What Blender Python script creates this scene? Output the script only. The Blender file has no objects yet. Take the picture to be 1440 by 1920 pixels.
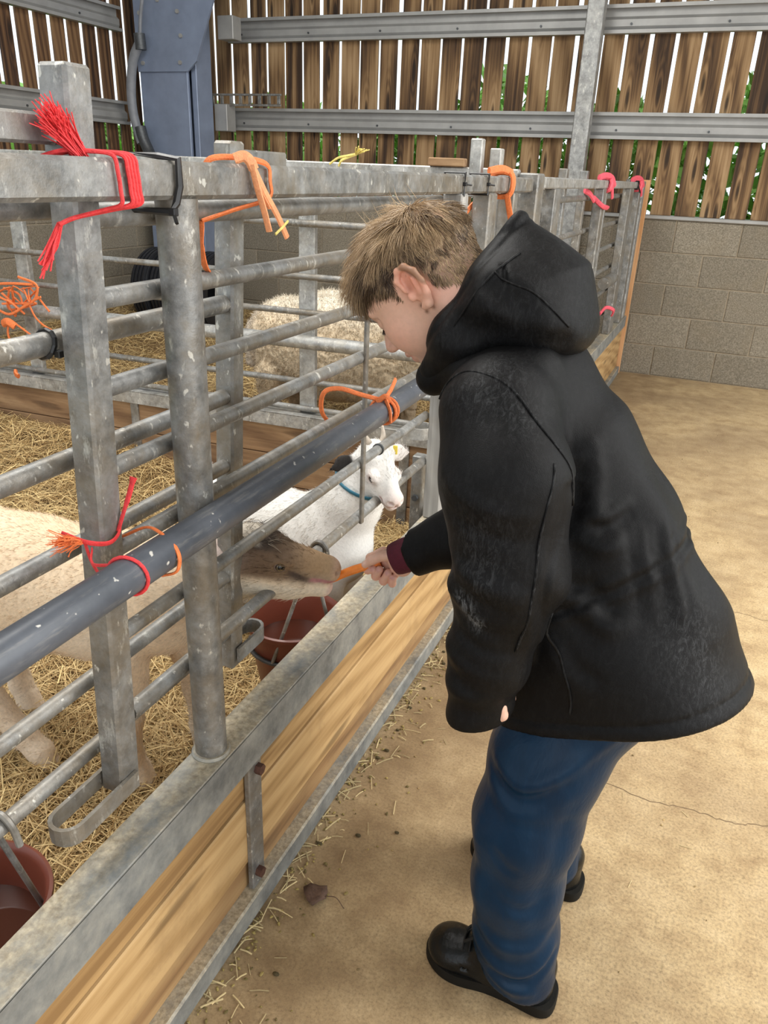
import bpy, math, random
import numpy as np
from mathutils import Matrix, Vector

random.seed(7)
RNG = np.random.default_rng(11)
scene = bpy.context.scene
COL = scene.collection

# ------------------------------------------------------------------ camera
def make_camera():
    f_px, pitch, roll, yaw = 1430.157, math.radians(23.961), math.radians(2.426), math.radians(22.377)
    fwd = Vector((-math.sin(yaw) * math.cos(pitch), math.cos(yaw) * math.cos(pitch), -math.sin(pitch)))
    right = Vector((math.cos(yaw), math.sin(yaw), 0))
    up = right.cross(fwd)
    r2 = right * math.cos(roll) + up * math.sin(roll)
    u2 = -right * math.sin(roll) + up * math.cos(roll)
    cd = bpy.data.cameras.new('camera')
    cd.sensor_fit = 'VERTICAL'
    cd.sensor_height = 36.0
    cd.lens = f_px / 1920.0 * 36.0
    cd.clip_start = 0.02
    cam = bpy.data.objects.new('camera', cd)
    m = Matrix((r2, u2, -fwd)).transposed().to_4x4()
    m.translation = Vector((0, 0, 1.3546))
    cam.matrix_world = m
    COL.objects.link(cam)
    scene.camera = cam
make_camera()

# ------------------------------------------------------------------ world, lights, exposure
def make_world():
    w = bpy.data.worlds.new('overcast_sky')
    scene.world = w
    w.use_nodes = True
    nt = w.node_tree
    bg = nt.nodes['Background']
    bg.inputs[0].default_value = (0.86, 0.93, 1.0, 1)
    bg.inputs[1].default_value = 1.35
make_world()

def area(name, loc, target, sx, sy, power, color=(1, 0.97, 0.93)):
    l = bpy.data.lights.new(name, 'AREA')
    l.shape = 'RECTANGLE'
    l.size, l.size_y = sx, sy
    l.energy = power
    l.color = color
    o = bpy.data.objects.new(name, l)
    o.location = loc
    o.rotation_euler = (Vector(target) - Vector(loc)).to_track_quat('-Z', 'Y').to_euler()
    COL.objects.link(o)
    return o
# daylight: the open right-hand side of the barn, translucent roof panels and the doorway behind the camera
area('open_side_daylight', (3.45, 1.6, 1.9), (-0.4, 1.5, 0.3), 6.0, 2.4, 95, (1.0, 0.965, 0.91))
area('rooflight_walkway', (1.9, 1.8, 3.55), (1.6, 1.8, 0), 0.9, 7.0, 250, (1.0, 0.965, 0.905))
area('rooflight_pens', (-1.8, 1.6, 3.55), (-1.8, 1.6, 0), 1.0, 4.6, 112, (1.0, 0.965, 0.905))
area('doorway_daylight', (0.9, -3.4, 1.9), (-0.6, 1.5, 0.7), 3.0, 2.6, 12, (1.0, 0.97, 0.93))

vs = scene.view_settings
vs.view_transform = 'Standard'
vs.look = 'None'
vs.exposure = 0.22
vs.gamma = 1.0
vs.use_curve_mapping = False

# ------------------------------------------------------------------ mesh helpers
def as_np(v):
    return np.asarray(v, dtype=np.float64)

def box(lo, hi, bev=0.0):
    """chamfered box: 26 faces"""
    lo, hi = as_np(lo), as_np(hi)
    c, h = (lo + hi) / 2, (hi - lo) / 2
    b = min(bev, 0.45 * h.min())
    if b <= 0:
        V = [c + h * (sx, sy, sz) for sx in (-1, 1) for sy in (-1, 1) for sz in (-1, 1)]
        F = [(0, 1, 3, 2), (4, 6, 7, 5), (0, 4, 5, 1), (2, 3, 7, 6), (0, 2, 6, 4), (1, 5, 7, 3)]
        return np.array(V), F
    V, idx = [], {}
    for sx in (-1, 1):
        for sy in (-1, 1):
            for sz in (-1, 1):
                s = np.array((sx, sy, sz), float)
                for a in range(3):
                    off = h - b
                    p = s * off
                    p[a] = s[a] * h[a]
                    idx[(sx, sy, sz, a)] = len(V)
                    V.append(c + p)
    F = []
    for a in range(3):
        b1, b2 = (a + 1) % 3, (a + 2) % 3
        for s in (-1, 1):
            q = []
            for (t, u) in ((-1, -1), (1, -1), (1, 1), (-1, 1)):
                k = [0, 0, 0]; k[a] = s; k[b1] = t; k[b2] = u
                q.append(idx[(k[0], k[1], k[2], a)])
            F.append(tuple(q) if s > 0 else tuple(q[::-1]))
    for a in range(3):
        b1, b2 = (a + 1) % 3, (a + 2) % 3
        for t in (-1, 1):
            for u in (-1, 1):
                k0 = [0, 0, 0]; k0[b1] = t; k0[b2] = u
                k1 = list(k0); k0[a] = -1; k1[a] = 1
                q = [idx[(*k0, b1)], idx[(*k1, b1)], idx[(*k1, b2)], idx[(*k0, b2)]]
                F.append(tuple(q) if t * u > 0 else tuple(q[::-1]))
    for sx in (-1, 1):
        for sy in (-1, 1):
            for sz in (-1, 1):
                q = [idx[(sx, sy, sz, a)] for a in range(3)]
                F.append(tuple(q) if sx * sy * sz > 0 else tuple(q[::-1]))
    return np.array(V), F

def join(*parts):
    V, F, n = [], [], 0
    for v, f in parts:
        V.append(as_np(v)); F += [tuple(i + n for i in q) for q in f]
        n += len(v)
    return np.concatenate(V), F

def smooth_path(pts, sub=6, closed=False):
    P = as_np(pts)
    n = len(P)
    if n < 3:
        return P
    out = []
    segs = n if closed else n - 1
    for i in range(segs):
        if closed:
            p0, p1, p2, p3 = P[(i - 1) % n], P[i], P[(i + 1) % n], P[(i + 2) % n]
        else:
            p1, p2 = P[i], P[i + 1]
            p0 = P[i - 1] if i > 0 else 2 * p1 - p2
            p3 = P[i + 2] if i + 2 < n else 2 * p2 - p1
        for k in range(sub):
            t = k / sub
            out.append(0.5 * ((2 * p1) + (-p0 + p2) * t + (2 * p0 - 5 * p1 + 4 * p2 - p3) * t * t + (-p0 + 3 * p1 - 3 * p2 + p3) * t ** 3))
    if not closed:
        out.append(P[-1])
    return np.array(out)

def sweep(pts, r, n=10, closed=False, caps=True, flat=1.0, up=None):
    """tube along a polyline; r scalar or per point; flat squashes the section along its second axis"""
    P = as_np(pts)
    m = len(P)
    R = np.full(m, r, float) if np.isscalar(r) else as_np(r)
    T = np.zeros_like(P)
    for i in range(m):
        a = P[(i - 1) % m] if (closed or i > 0) else P[i]
        b = P[(i + 1) % m] if (closed or i < m - 1) else P[i]
        d = b - a
        T[i] = d / (np.linalg.norm(d) + 1e-12)
    ref = as_np(up) if up is not None else (np.array((0, 0, 1.0)) if abs(T[0][2]) < 0.9 else np.array((1.0, 0, 0)))
    N = ref - T[0] * ref.dot(T[0]); N /= np.linalg.norm(N)
    V, F = [], []
    for i in range(m):
        N = N - T[i] * N.dot(T[i]); N /= (np.linalg.norm(N) + 1e-12)
        B = np.cross(T[i], N)
        for k in range(n):
            a = 2 * math.pi * (k + 0.5) / n
            V.append(P[i] + R[i] * (math.cos(a) * N + flat * math.sin(a) * B))
    rings = m if closed else m - 1
    for i in range(rings):
        j = (i + 1) % m
        for k in range(n):
            l = (k + 1) % n
            F.append((i * n + k, i * n + l, j * n + l, j * n + k))
    if caps and not closed:
        F.append(tuple(range(n))[::-1])
        F.append(tuple((m - 1) * n + k for k in range(n)))
    return np.array(V), F

def tube(p0, p1, r, n=14):
    return sweep([p0, p1], r, n)

def extrude_profile(prof, axis, a0, a1):
    """closed 2D profile [(u,w)] extruded along axis 0(x) or 1(y); u is the other horizontal axis, w is z"""
    V = []
    for a in (a0, a1):
        for u, w in prof:
            V.append((a, u, w) if axis == 0 else (u, a, w))
    n = len(prof)
    F = [(i, (i + 1) % n, n + (i + 1) % n, n + i) for i in range(n)]
    return np.array(V, float), F

def lathe(prof, n=48, centre=(0, 0, 0)):
    V, F = [], []
    for r, z in prof:
        for k in range(n):
            a = 2 * math.pi * k / n
            V.append((centre[0] + r * math.cos(a), centre[1] + r * math.sin(a), centre[2] + z))
    for i in range(len(prof) - 1):
        for k in range(n):
            l = (k + 1) % n
            F.append((i * n + k, i * n + l, (i + 1) * n + l, (i + 1) * n + k))
    return np.array(V), F

def mesh_data(name, V, F, mat=None, smooth=False, col=None):
    me = bpy.data.meshes.new(name)
    V = as_np(V)
    if isinstance(F, np.ndarray):
        nf, k = F.shape
        me.vertices.add(len(V)); me.vertices.foreach_set('co', V.astype(np.float32).ravel())
        me.loops.add(nf * k); me.loops.foreach_set('vertex_index', F.astype(np.int32).ravel())
        me.polygons.add(nf)
        me.polygons.foreach_set('loop_start', np.arange(0, nf * k, k, dtype=np.int32))
        me.polygons.foreach_set('loop_total', np.full(nf, k, dtype=np.int32))
        me.update(calc_edges=True)
    else:
        me.from_pydata([tuple(v) for v in V], [], F)
        me.update()
    if smooth:
        me.polygons.foreach_set('use_smooth', np.ones(len(me.polygons), dtype=bool))
    if col is not None:
        at = me.color_attributes.new('Col', 'FLOAT_COLOR', 'POINT')
        c4 = np.ones((len(V), 4), np.float32); c4[:, :3] = col
        at.data.foreach_set('color', c4.ravel())
    if mat is not None:
        me.materials.append(mat)
    return me

PLOC = {}
def mk(name, vf, mat, parent=None, smooth=False, col=None, auto=False):
    """one mesh object from world-space geometry, origin at the middle of its base"""
    V, F = vf
    V = as_np(V)
    lo, hi = V.min(0), V.max(0)
    org = np.array(((lo[0] + hi[0]) / 2, (lo[1] + hi[1]) / 2, lo[2]))
    me = mesh_data(name, V - org, F, mat, smooth, col)
    if auto:
        me.polygons.foreach_set('use_smooth', np.ones(len(me.polygons), dtype=bool))
        try:
            me.set_sharp_from_angle(angle=math.radians(38))
        except Exception:
            pass
    o = bpy.data.objects.new(name, me)
    COL.objects.link(o)
    if parent is not None:
        o.parent = parent
        o.location = org - PLOC[parent.name]
    else:
        o.location = org
    PLOC[o.name] = org
    return o

def thing(name, loc, label=None, cat=None, group=None, kind=None):
    o = bpy.data.objects.new(name, None)
    o.empty_display_size = 0.1
    o.location = loc
    COL.objects.link(o)
    PLOC[o.name] = as_np(loc)
    tag(o, label, cat, group, kind)
    return o

def tag(o, label=None, cat=None, group=None, kind=None):
    if label: o['label'] = label
    if cat: o['category'] = cat
    if group: o['group'] = group
    if kind: o['kind'] = kind
    return o

def share(src, name, loc_world, parent):
    """another object with the same mesh; loc_world is its origin"""
    o = bpy.data.objects.new(name, src.data)
    COL.objects.link(o)
    o.parent = parent
    o.location = as_np(loc_world) - (PLOC[parent.name] if parent is not None else 0)
    PLOC[o.name] = as_np(loc_world)
    return o

# ------------------------------------------------------------------ materials
class NB:
    def __init__(s, name):
        s.m = bpy.data.materials.new(name)
        s.m.use_nodes = True
        s.nt = s.m.node_tree
        s.b = s.nt.nodes['Principled BSDF']
    def n(s, t, **kw):
        nd = s.nt.nodes.new(t)
        for k, v in kw.items():
            setattr(nd, k, v)
        return nd
    def l(s, a, b):
        s.nt.links.new(a, b)
    def set(s, sock, v):
        s.b.inputs[sock].default_value = v
    def pos(s, scale=(1, 1, 1), rand=True, local=False):
        if local:
            src = s.n('ShaderNodeTexCoord').outputs['Object']
        else:
            src = s.n('ShaderNodeNewGeometry').outputs['Position']
        mp = s.n('ShaderNodeMapping'); mp.inputs['Scale'].default_value = scale
        s.l(src, mp.inputs['Vector'])
        if rand:
            oi = s.n('ShaderNodeObjectInfo')
            mu = s.n('ShaderNodeMath', operation='MULTIPLY'); mu.inputs[1].default_value = 37.0
            s.l(oi.outputs['Random'], mu.inputs[0]); s.l(mu.outputs[0], mp.inputs['Location'])
        return mp.outputs[0]
    def noise(s, vec, scale=5, detail=4, rough=0.55, dist=0.0):
        t = s.n('ShaderNodeTexNoise')
        t.inputs['Scale'].default_value = scale; t.inputs['Detail'].default_value = detail
        t.inputs['Roughness'].default_value = rough; t.inputs['Distortion'].default_value = dist
        s.l(vec, t.inputs['Vector'])
        return t.outputs['Fac']
    def ramp(s, fac, stops, interp='LINEAR'):
        r = s.n('ShaderNodeValToRGB')
        r.color_ramp.interpolation = interp
        e = r.color_ramp.elements
        while len(e) < len(stops): e.new(0.5)
        for i, (p, c) in enumerate(stops):
            e[i].position = p
            e[i].color = (*c, 1) if len(c) == 3 else c
        s.l(fac, r.inputs[0])
        return r.outputs[0]
    def mix(s, fac, a, b, mode='MIX'):
        m = s.n('ShaderNodeMix', data_type='RGBA', blend_type=mode)
        if isinstance(fac, (int, float)): m.inputs[0].default_value = fac
        else: s.l(fac, m.inputs[0])
        for i, v in ((6, a), (7, b)):
            if isinstance(v, (tuple, list)): m.inputs[i].default_value = (*v[:3], 1)
            else: s.l(v, m.inputs[i])
        return m.outputs[2]
    def math(s, op, a, b=0.0):
        m = s.n('ShaderNodeMath', operation=op)
        for i, v in ((0, a), (1, b)):
            if isinstance(v, (int, float)): m.inputs[i].default_value = v
            else: s.l(v, m.inputs[i])
        return m.outputs[0]
    def bump(s, h, strength=0.3, dist=0.01):
        b = s.n('ShaderNodeBump'); b.inputs['Strength'].default_value = strength; b.inputs['Distance'].default_value = dist
        s.l(h, b.inputs['Height']); s.l(b.outputs[0], s.b.inputs['Normal'])
    def color(s, c):
        s.l(c, s.b.inputs['Base Color'])
    def rough(s, v):
        if isinstance(v, (int, float)): s.set('Roughness', v)
        else: s.l(v, s.b.inputs['Roughness'])

def g(v): return (v, v, v)

def mat_galv(name, base=0.36, dust=0.35, dirt=(0.34, 0.27, 0.18), spots=True, metal=0.45, tint=(1.0, 1.0, 0.965)):
    s = NB(name)
    p = s.pos()
    a = s.noise(p, 22, 6, 0.72)
    k = base
    c = s.ramp(a, [(0.30, tuple(k * 0.45 * t for t in tint)), (0.50, tuple(k * t for t in tint)), (0.70, tuple(k * 1.55 * t for t in tint))])
    d = s.noise(p, 7, 7, 0.75, 0.4)
    c = s.mix(s.ramp(d, [(0.42, g(0)), (0.66, g(dust))]), c, dirt)
    e = s.noise(s.pos((1, 1, 0.35)), 42, 5, 0.75)
    c = s.mix(s.ramp(e, [(0.58, g(0)), (0.70, g(0.55))]), c, tuple(min(1, x * 2.1 * base / 0.3) for x in (0.42, 0.41, 0.37)))
    rs = s.noise(s.pos((1, 1, 0.5)), 16, 4, 0.6)
    c = s.mix(s.ramp(rs, [(0.69, g(0)), (0.76, g(0.7 * min(1, dust * 1.6)))]), c, (0.075, 0.045, 0.028))
    if spots:
        v = s.noise(s.pos((1, 1, 0.6)), 75, 3, 0.5)
        c = s.mix(s.ramp(v, [(0.67, g(0)), (0.72, g(0.8))]), c, (0.62, 0.6, 0.54))
    s.color(c)
    s.set('Metallic', metal)
    s.rough(s.ramp(a, [(0.2, g(0.36)), (0.8, g(0.60))]))
    s.bump(s.noise(p, 70, 4, 0.7), 0.22, 0.004)
    return s.m

def mat_dusty_galv(name):
    """galvanised steel with trodden dust lying on the surfaces"""
    s = NB(name)
    p = s.pos(rand=False)
    a = s.noise(p, 16, 5, 0.65)
    c = s.ramp(a, [(0.3, (0.11, 0.12, 0.125)), (0.5, (0.22, 0.23, 0.225)), (0.72, (0.36, 0.36, 0.33))])
    d = s.noise(s.pos((1, 0.6, 1), False), 7, 8, 0.75)
    up = s.n('ShaderNodeSeparateXYZ'); s.l(s.n('ShaderNodeNewGeometry').outputs['Normal'], up.inputs[0])
    upm = s.math('MULTIPLY', s.math('MAXIMUM', up.outputs[2], 0.12), 1.0)
    dm = s.math('MULTIPLY', s.ramp(d, [(0.36, g(0)), (0.60, g(1))]), upm)
    dc = s.ramp(s.noise(p, 90, 4, 0.7), [(0.3, (0.27, 0.215, 0.135)), (0.7, (0.68, 0.585, 0.42))])
    c = s.mix(dm, c, dc)
    s.color(c)
    s.set('Metallic', 0.25)
    s.rough(0.62)
    s.bump(s.noise(p, 120, 4, 0.7), 0.25, 0.004)
    return s.m

def mat_wood(name, axis, stops, grain=1.0, knots=0.6, rough=0.8, dirt=None, local=False):
    """grain running along axis 0/1/2"""
    s = NB(name)
    sc = [46 * grain] * 3
    sc[axis] = 1.1 * grain
    p = s.pos(tuple(sc), local=local)
    n1 = s.noise(p, 1.0, 6, 0.65, 0.25)
    kn = [9.0] * 3; kn[axis] = 1.5
    pk = s.pos(tuple(kn), local=local)
    # knots: scattered over the face of the board, with growth rings bending round them
    sp = s.n('ShaderNodeSeparateXYZ'); s.l(pk, sp.inputs[0])
    cb = s.n('ShaderNodeCombineXYZ')
    u_ = s.math('ADD', sp.outputs[(axis + 1) % 3], s.math('MULTIPLY', sp.outputs[(axis + 2) % 3], 0.83))
    s.l(u_, cb.inputs[0]); s.l(sp.outputs[axis], cb.inputs[1])
    v = s.n('ShaderNodeTexVoronoi', voronoi_dimensions='2D'); v.inputs['Scale'].default_value = 0.8
    s.l(cb.outputs[0], v.inputs['Vector'])
    vd = s.math('ADD', v.outputs['Distance'], s.math('MULTIPLY', s.math('SUBTRACT', n1, 0.5), 0.10))
    rings = s.math('MULTIPLY', s.math('SINE', s.math('MULTIPLY', vd, 60.0)), s.ramp(vd, [(0.08, g(1)), (0.40, g(0))]))
    w = s.n('ShaderNodeTexWave', wave_type='RINGS', rings_direction='SPHERICAL')
    w.inputs['Scale'].default_value = 0.9; w.inputs['Distortion'].default_value = 3.0; w.inputs['Detail'].default_value = 3
    s.l(pk, w.inputs['Vector'])
    f = s.math('ADD', s.math('MULTIPLY', n1, 0.78), s.math('MULTIPLY', w.outputs['Fac'], 0.22))
    f = s.math('ADD', f, s.math('MULTIPLY', rings, 0.07 * knots))
    oi = s.n('ShaderNodeObjectInfo')
    f = s.math('ADD', f, s.math('MULTIPLY', s.math('SUBTRACT', oi.outputs['Random'], 0.5), 0.22))
    c = s.ramp(f, stops)
    kd = s.ramp(vd, [(0.045, g(knots)), (0.11, g(0))])
    c = s.mix(kd, c, tuple(x * 0.35 for x in stops[0][1]))
    if dirt:
        dn = s.ramp(s.noise(s.pos(rand=False), 4, 6, 0.7), [(0.5, g(0)), (0.75, g(0.7))])
        c = s.mix(dn, c, dirt)
    s.color(c)
    s.rough(rough)
    s.bump(n1, 0.25, 0.004)
    return s.m

def mat_plain(name, c, rough=0.6, metal=0.0, var=0.15, scale=20, bump=0.0, **kw):
    s = NB(name)
    n = s.noise(s.pos(), scale, 4, 0.6)
    s.color(s.ramp(n, [(0.25, tuple(x * (1 - var) for x in c)), (0.75, tuple(min(1, x * (1 + var)) for x in c))]))
    s.rough(rough); s.set('Metallic', metal)
    if bump: s.bump(s.noise(s.pos(), scale * 3, 4), bump, 0.003)
    for k, v in kw.items(): s.set(k, v)
    return s.m

def mat_vcol(name, rough=0.7, scale=200, amt=0.25, bump=0.2, bdist=0.002, stretch=(1, 1, 1), **kw):
    s = NB(name)
    at = s.n('ShaderNodeAttribute', attribute_name='Col')
    n = s.noise(s.pos(stretch, False), scale, 4, 0.6)
    r = s.ramp(n, [(0.25, g(1 - amt)), (0.75, g(1 + amt * 0.4))])
    s.color(s.mix(1.0, at.outputs['Color'], r, 'MULTIPLY'))
    s.rough(rough)
    if bump: s.bump(n, bump, bdist)
    for k, v in kw.items(): s.set(k, v)
    return s.m

M = {}
M['galv'] = mat_galv('galvanised_steel', 0.235, 0.65, (0.22, 0.17, 0.105))
M['galv_light'] = mat_galv('galvanised_steel_bright', 0.36, 0.4, (0.34, 0.29, 0.21))
M['galv_clean'] = mat_galv('galvanised_steel_new', 0.34, 0.2, (0.26, 0.23, 0.18), spots=False, metal=0.5)
M['purlin'] = mat_plain('purlin_steel', (0.37, 0.365, 0.35), 0.45, 0.3, var=0.14, scale=7, bump=0.03)
M['dusty'] = mat_dusty_galv('dusty_steel')
M['column'] = mat_plain('painted_column_steel', (0.24, 0.29, 0.40), 0.42, 0.2, var=0.16, scale=5, bump=0.03)
M['plank_front'] = mat_wood('pale_plank', 1, [(0.28, (0.26, 0.145, 0.052)), (0.46, (0.43, 0.262, 0.105)), (0.70, (0.56, 0.365, 0.165))], 1.1, 0.6, 0.75, (0.25, 0.145, 0.06))
M['plank_muck'] = mat_wood('mucky_plank', 1, [(0.28, (0.17, 0.09, 0.035)), (0.46, (0.30, 0.17, 0.07)), (0.70, (0.40, 0.25, 0.11))], 1.1, 0.6, 0.8, (0.16, 0.10, 0.05))
M['plank_div'] = mat_wood('old_plank', 0, [(0.25, (0.14, 0.075, 0.035)), (0.5, (0.27, 0.16, 0.08)), (0.75, (0.40, 0.26, 0.14))], 1.0, 0.6, 0.85, (0.2, 0.12, 0.06))
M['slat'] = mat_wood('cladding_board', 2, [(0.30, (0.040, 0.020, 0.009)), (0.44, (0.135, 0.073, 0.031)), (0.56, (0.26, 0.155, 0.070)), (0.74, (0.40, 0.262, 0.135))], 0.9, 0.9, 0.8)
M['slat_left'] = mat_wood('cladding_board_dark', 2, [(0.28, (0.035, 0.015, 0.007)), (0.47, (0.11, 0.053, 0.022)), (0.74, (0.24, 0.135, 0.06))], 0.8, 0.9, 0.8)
M['orange_plank'] = mat_wood('orange_plank', 2, [(0.25, (0.40, 0.17, 0.06)), (0.5, (0.55, 0.27, 0.11)), (0.75, (0.66, 0.37, 0.18))], 0.8, 0.5, 0.75)
M['grey_wood'] = mat_wood('weathered_grey_post', 2, [(0.25, (0.2, 0.19, 0.17)), (0.5, (0.34, 0.33, 0.31)), (0.75, (0.48, 0.47, 0.44))], 1.2, 0.2, 0.85)

def mat_block():
    s = NB('concrete_block')
    p = s.pos()
    a = s.noise(p, 120, 4, 0.7); b = s.noise(p, 5, 4, 0.6)
    c = s.ramp(a, [(0.3, (0.135, 0.118, 0.09)), (0.5, (0.25, 0.222, 0.175)), (0.72, (0.40, 0.36, 0.295))])
    oi = s.n('ShaderNodeObjectInfo')
    tint = s.ramp(oi.outputs['Random'], [(0, (0.82, 0.80, 0.76)), (1, (1.08, 1.06, 1.02))])
    c = s.mix(1.0, c, tint, 'MULTIPLY')
    c = s.mix(s.ramp(b, [(0.5, g(0)), (0.8, g(0.4))]), c, (0.24, 0.19, 0.12))
    s.color(c); s.rough(0.95)
    s.bump(a, 0.5, 0.006)
    return s.m
M['block'] = mat_block()
M['mortar'] = mat_plain('mortar', (0.30, 0.25, 0.18), 0.95, var=0.25, scale=30, bump=0.3)

def mat_floor():
    s = NB('concrete_floor')
    p = s.pos(rand=False)
    big = s.noise(p, 1.7, 6, 0.6, 0.4); mid = s.noise(p, 9, 6, 0.7); fine = s.noise(p, 160, 4, 0.75)
    c = s.ramp(mid, [(0.28, (0.33, 0.215, 0.105)), (0.5, (0.50, 0.36, 0.19)), (0.72, (0.62, 0.465, 0.265))])
    c = s.mix(s.ramp(big, [(0.42, g(0.0)), (0.68, g(0.62))]), c, (0.25, 0.165, 0.09))
    c = s.mix(1.0, c, s.ramp(fine, [(0.3, g(0.55)), (0.5, g(1.0)), (0.7, g(1.25))]), 'MULTIPLY')
    vv = s.n('ShaderNodeTexVoronoi'); vv.inputs['Scale'].default_value = 70; s.l(p, vv.inputs['Vector'])
    c = s.mix(s.ramp(vv.outputs['Distance'], [(0.04, g(0.35)), (0.10, g(0))]), c, (0.14, 0.09, 0.045))
    w = s.noise(p, 26, 4, 0.6)
    c = s.mix(s.ramp(w, [(0.72, g(0)), (0.80, g(0.45))]), c, (0.72, 0.64, 0.5))
    # floor colour turns darker brown towards the foot of the pens, with a noisy edge
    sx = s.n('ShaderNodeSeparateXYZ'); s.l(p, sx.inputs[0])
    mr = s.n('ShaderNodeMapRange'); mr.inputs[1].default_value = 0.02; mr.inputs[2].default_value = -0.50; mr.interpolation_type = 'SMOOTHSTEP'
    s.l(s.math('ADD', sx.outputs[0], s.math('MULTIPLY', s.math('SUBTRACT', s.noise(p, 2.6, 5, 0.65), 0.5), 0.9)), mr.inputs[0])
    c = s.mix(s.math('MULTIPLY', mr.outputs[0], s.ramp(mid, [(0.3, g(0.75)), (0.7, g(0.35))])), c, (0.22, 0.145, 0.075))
    s.color(c); s.rough(0.82)
    s.bump(s.math('ADD', s.math('MULTIPLY', fine, 0.5), mid), 0.25, 0.006)
    return s.m
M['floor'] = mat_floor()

def mat_straw(name, base=False):
    s = NB(name)
    if base:
        p = s.pos(rand=False)
        a = s.noise(p, 60, 5, 0.7, 1.5)
        s.color(s.ramp(a, [(0.3, (0.10, 0.055, 0.02)), (0.5, (0.24, 0.145, 0.06)), (0.7, (0.42, 0.29, 0.13))]))
        s.bump(a, 0.9, 0.02)
    else:
        at = s.n('ShaderNodeAttribute', attribute_name='Col')
        s.color(at.outputs['Color'])
    s.rough(0.7)
    return s.m
M['straw_base'] = mat_straw('straw_litter', True)
M['straw'] = mat_straw('straw_stalks')
M['vdirt'] = mat_vcol('floor_litter', 0.85, 80, 0.2, 0)
M['red'] = mat_plain('red_twine', (0.78, 0.045, 0.05), 0.6, var=0.2, scale=150, bump=0.4)
M['orange'] = mat_plain('orange_twine', (0.80, 0.20, 0.055), 0.6, var=0.2, scale=150, bump=0.4)
M['orange_pale'] = mat_plain('faded_orange_twine', (0.86, 0.35, 0.16), 0.6, var=0.2, scale=150, bump=0.4)
M['pink'] = mat_plain('pink_twine', (0.78, 0.10, 0.14), 0.6, var=0.2, scale=150, bump=0.4)
M['yellow'] = mat_plain('yellow_twine', (0.75, 0.62, 0.18), 0.6, var=0.2, scale=150, bump=0.4)
M['black_plastic'] = mat_plain('black_plastic', (0.012, 0.012, 0.013), 0.4, var=0.1)

def mat_pipe():
    s = NB('grey_plastic_pipe')
    p = s.pos((1, 1, 1), False)
    a = s.noise(p, 9, 5, 0.65); f = s.noise(s.pos((1, 0.12, 1), False), 90, 4, 0.7)
    c = s.ramp(a, [(0.3, (0.055, 0.062, 0.075)), (0.6, (0.10, 0.11, 0.13)), (0.8, (0.2, 0.19, 0.17))])
    c = s.mix(s.ramp(f, [(0.55, g(0)), (0.8, g(0.35))]), c, (0.45, 0.42, 0.36))
    sp = s.noise(p, 70, 2, 0.5)
    c = s.mix(s.ramp(sp, [(0.70, g(0)), (0.74, g(0.8))]), c, (0.7, 0.68, 0.62))
    s.color(c); s.rough(0.38)
    return s.m
M['pipe'] = mat_pipe()
M['rust'] = mat_plain('rusty_bolt', (0.10, 0.045, 0.03), 0.7, 0.3, var=0.4, scale=120, bump=0.4)
M['dark_iron'] = mat_plain('dark_iron', (0.09, 0.095, 0.10), 0.45, 0.6, var=0.3, scale=60, bump=0.2)
M['bucket'] = mat_plain('terracotta_plastic', (0.16, 0.040, 0.022), 0.38, var=0.12, scale=12)
M['tyre'] = mat_plain('tyre_rubber', (0.012, 0.013, 0.017), 0.45, var=0.3, scale=40)
M['conduit'] = mat_plain('grey_conduit', (0.22, 0.23, 0.25), 0.45, var=0.15)

def mat_water():
    s = NB('bucket_water')
    s.set('Base Color', (0.05, 0.014, 0.008, 1)); s.set('Roughness', 0.04); s.set('Specular IOR Level', 0.7)
    s.bump(s.noise(s.pos(rand=False), 14, 2), 0.06, 0.004)
    return s.m
M['water'] = mat_water()
# ------------------------------------------------------------------ barn shell
YB, XL = 6.2, -4.78          # inner faces of the back and the left wall
XR, YF = 3.6, -3.6           # open sides of the barn (outside the picture)

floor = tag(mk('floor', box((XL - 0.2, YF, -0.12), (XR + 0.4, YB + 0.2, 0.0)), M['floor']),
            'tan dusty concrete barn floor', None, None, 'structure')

def crack(pts):
    P = smooth_path(pts, 8)
    P[1:-1] += np.column_stack((RNG.normal(0, 0.0025, len(P) - 2), RNG.normal(0, 0.0025, len(P) - 2), np.zeros(len(P) - 2)))
    V, F = [], []
    for i, p in enumerate(P):
        w = 0.0009 + 0.0007 * math.sin(i * 1.7) ** 2
        V += [(p[0], p[1] - w, 0.0004), (p[0], p[1] + w, 0.0004)]
    F = [(2 * i, 2 * i + 1, 2 * i + 3, 2 * i + 2) for i in range(len(P) - 1)]
    mk('crack', (np.array(V), F), M['crack'], floor)
M['crack'] = mat_plain('crack_dirt', (0.17, 0.11, 0.06), 0.9)
crack([(-0.05, 1.572, 0), (0.084, 1.556, 0), (0.181, 1.567, 0), (0.275, 1.567, 0), (0.344, 1.590, 0), (0.55, 1.60, 0)])
crack([(0.10, 2.63, 0), (0.252, 2.617, 0), (0.371, 2.599, 0), (0.6, 2.58, 0)])

def roof():
    # sloping sheet roof with two rows of open rooflights: over the walkway and over the pens
    strips = [(XL - 0.3, -2.35), (-1.25, 1.4), (2.4, XR + 0.5)]
    parts = [box((a, YF - 0.2, 3.6), (b, YB + 0.4, 3.66)) for a, b in strips]
    parts += [box((-2.35, YF - 0.2, 3.6), (-1.25, -0.8, 3.66)), box((-2.35, 4.0, 3.6), (-1.25, YB + 0.4, 3.66)),
              box((1.4, YF - 0.2, 3.6), (2.4, -1.8, 3.66)), box((1.4, 5.4, 3.6), (2.4, YB + 0.4, 3.66))]
    c = mk('ceiling', join(*parts), M['purlin'])
    tag(c, 'grey sheet roof with rooflight strips', None, None, 'structure')
roof()

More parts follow.
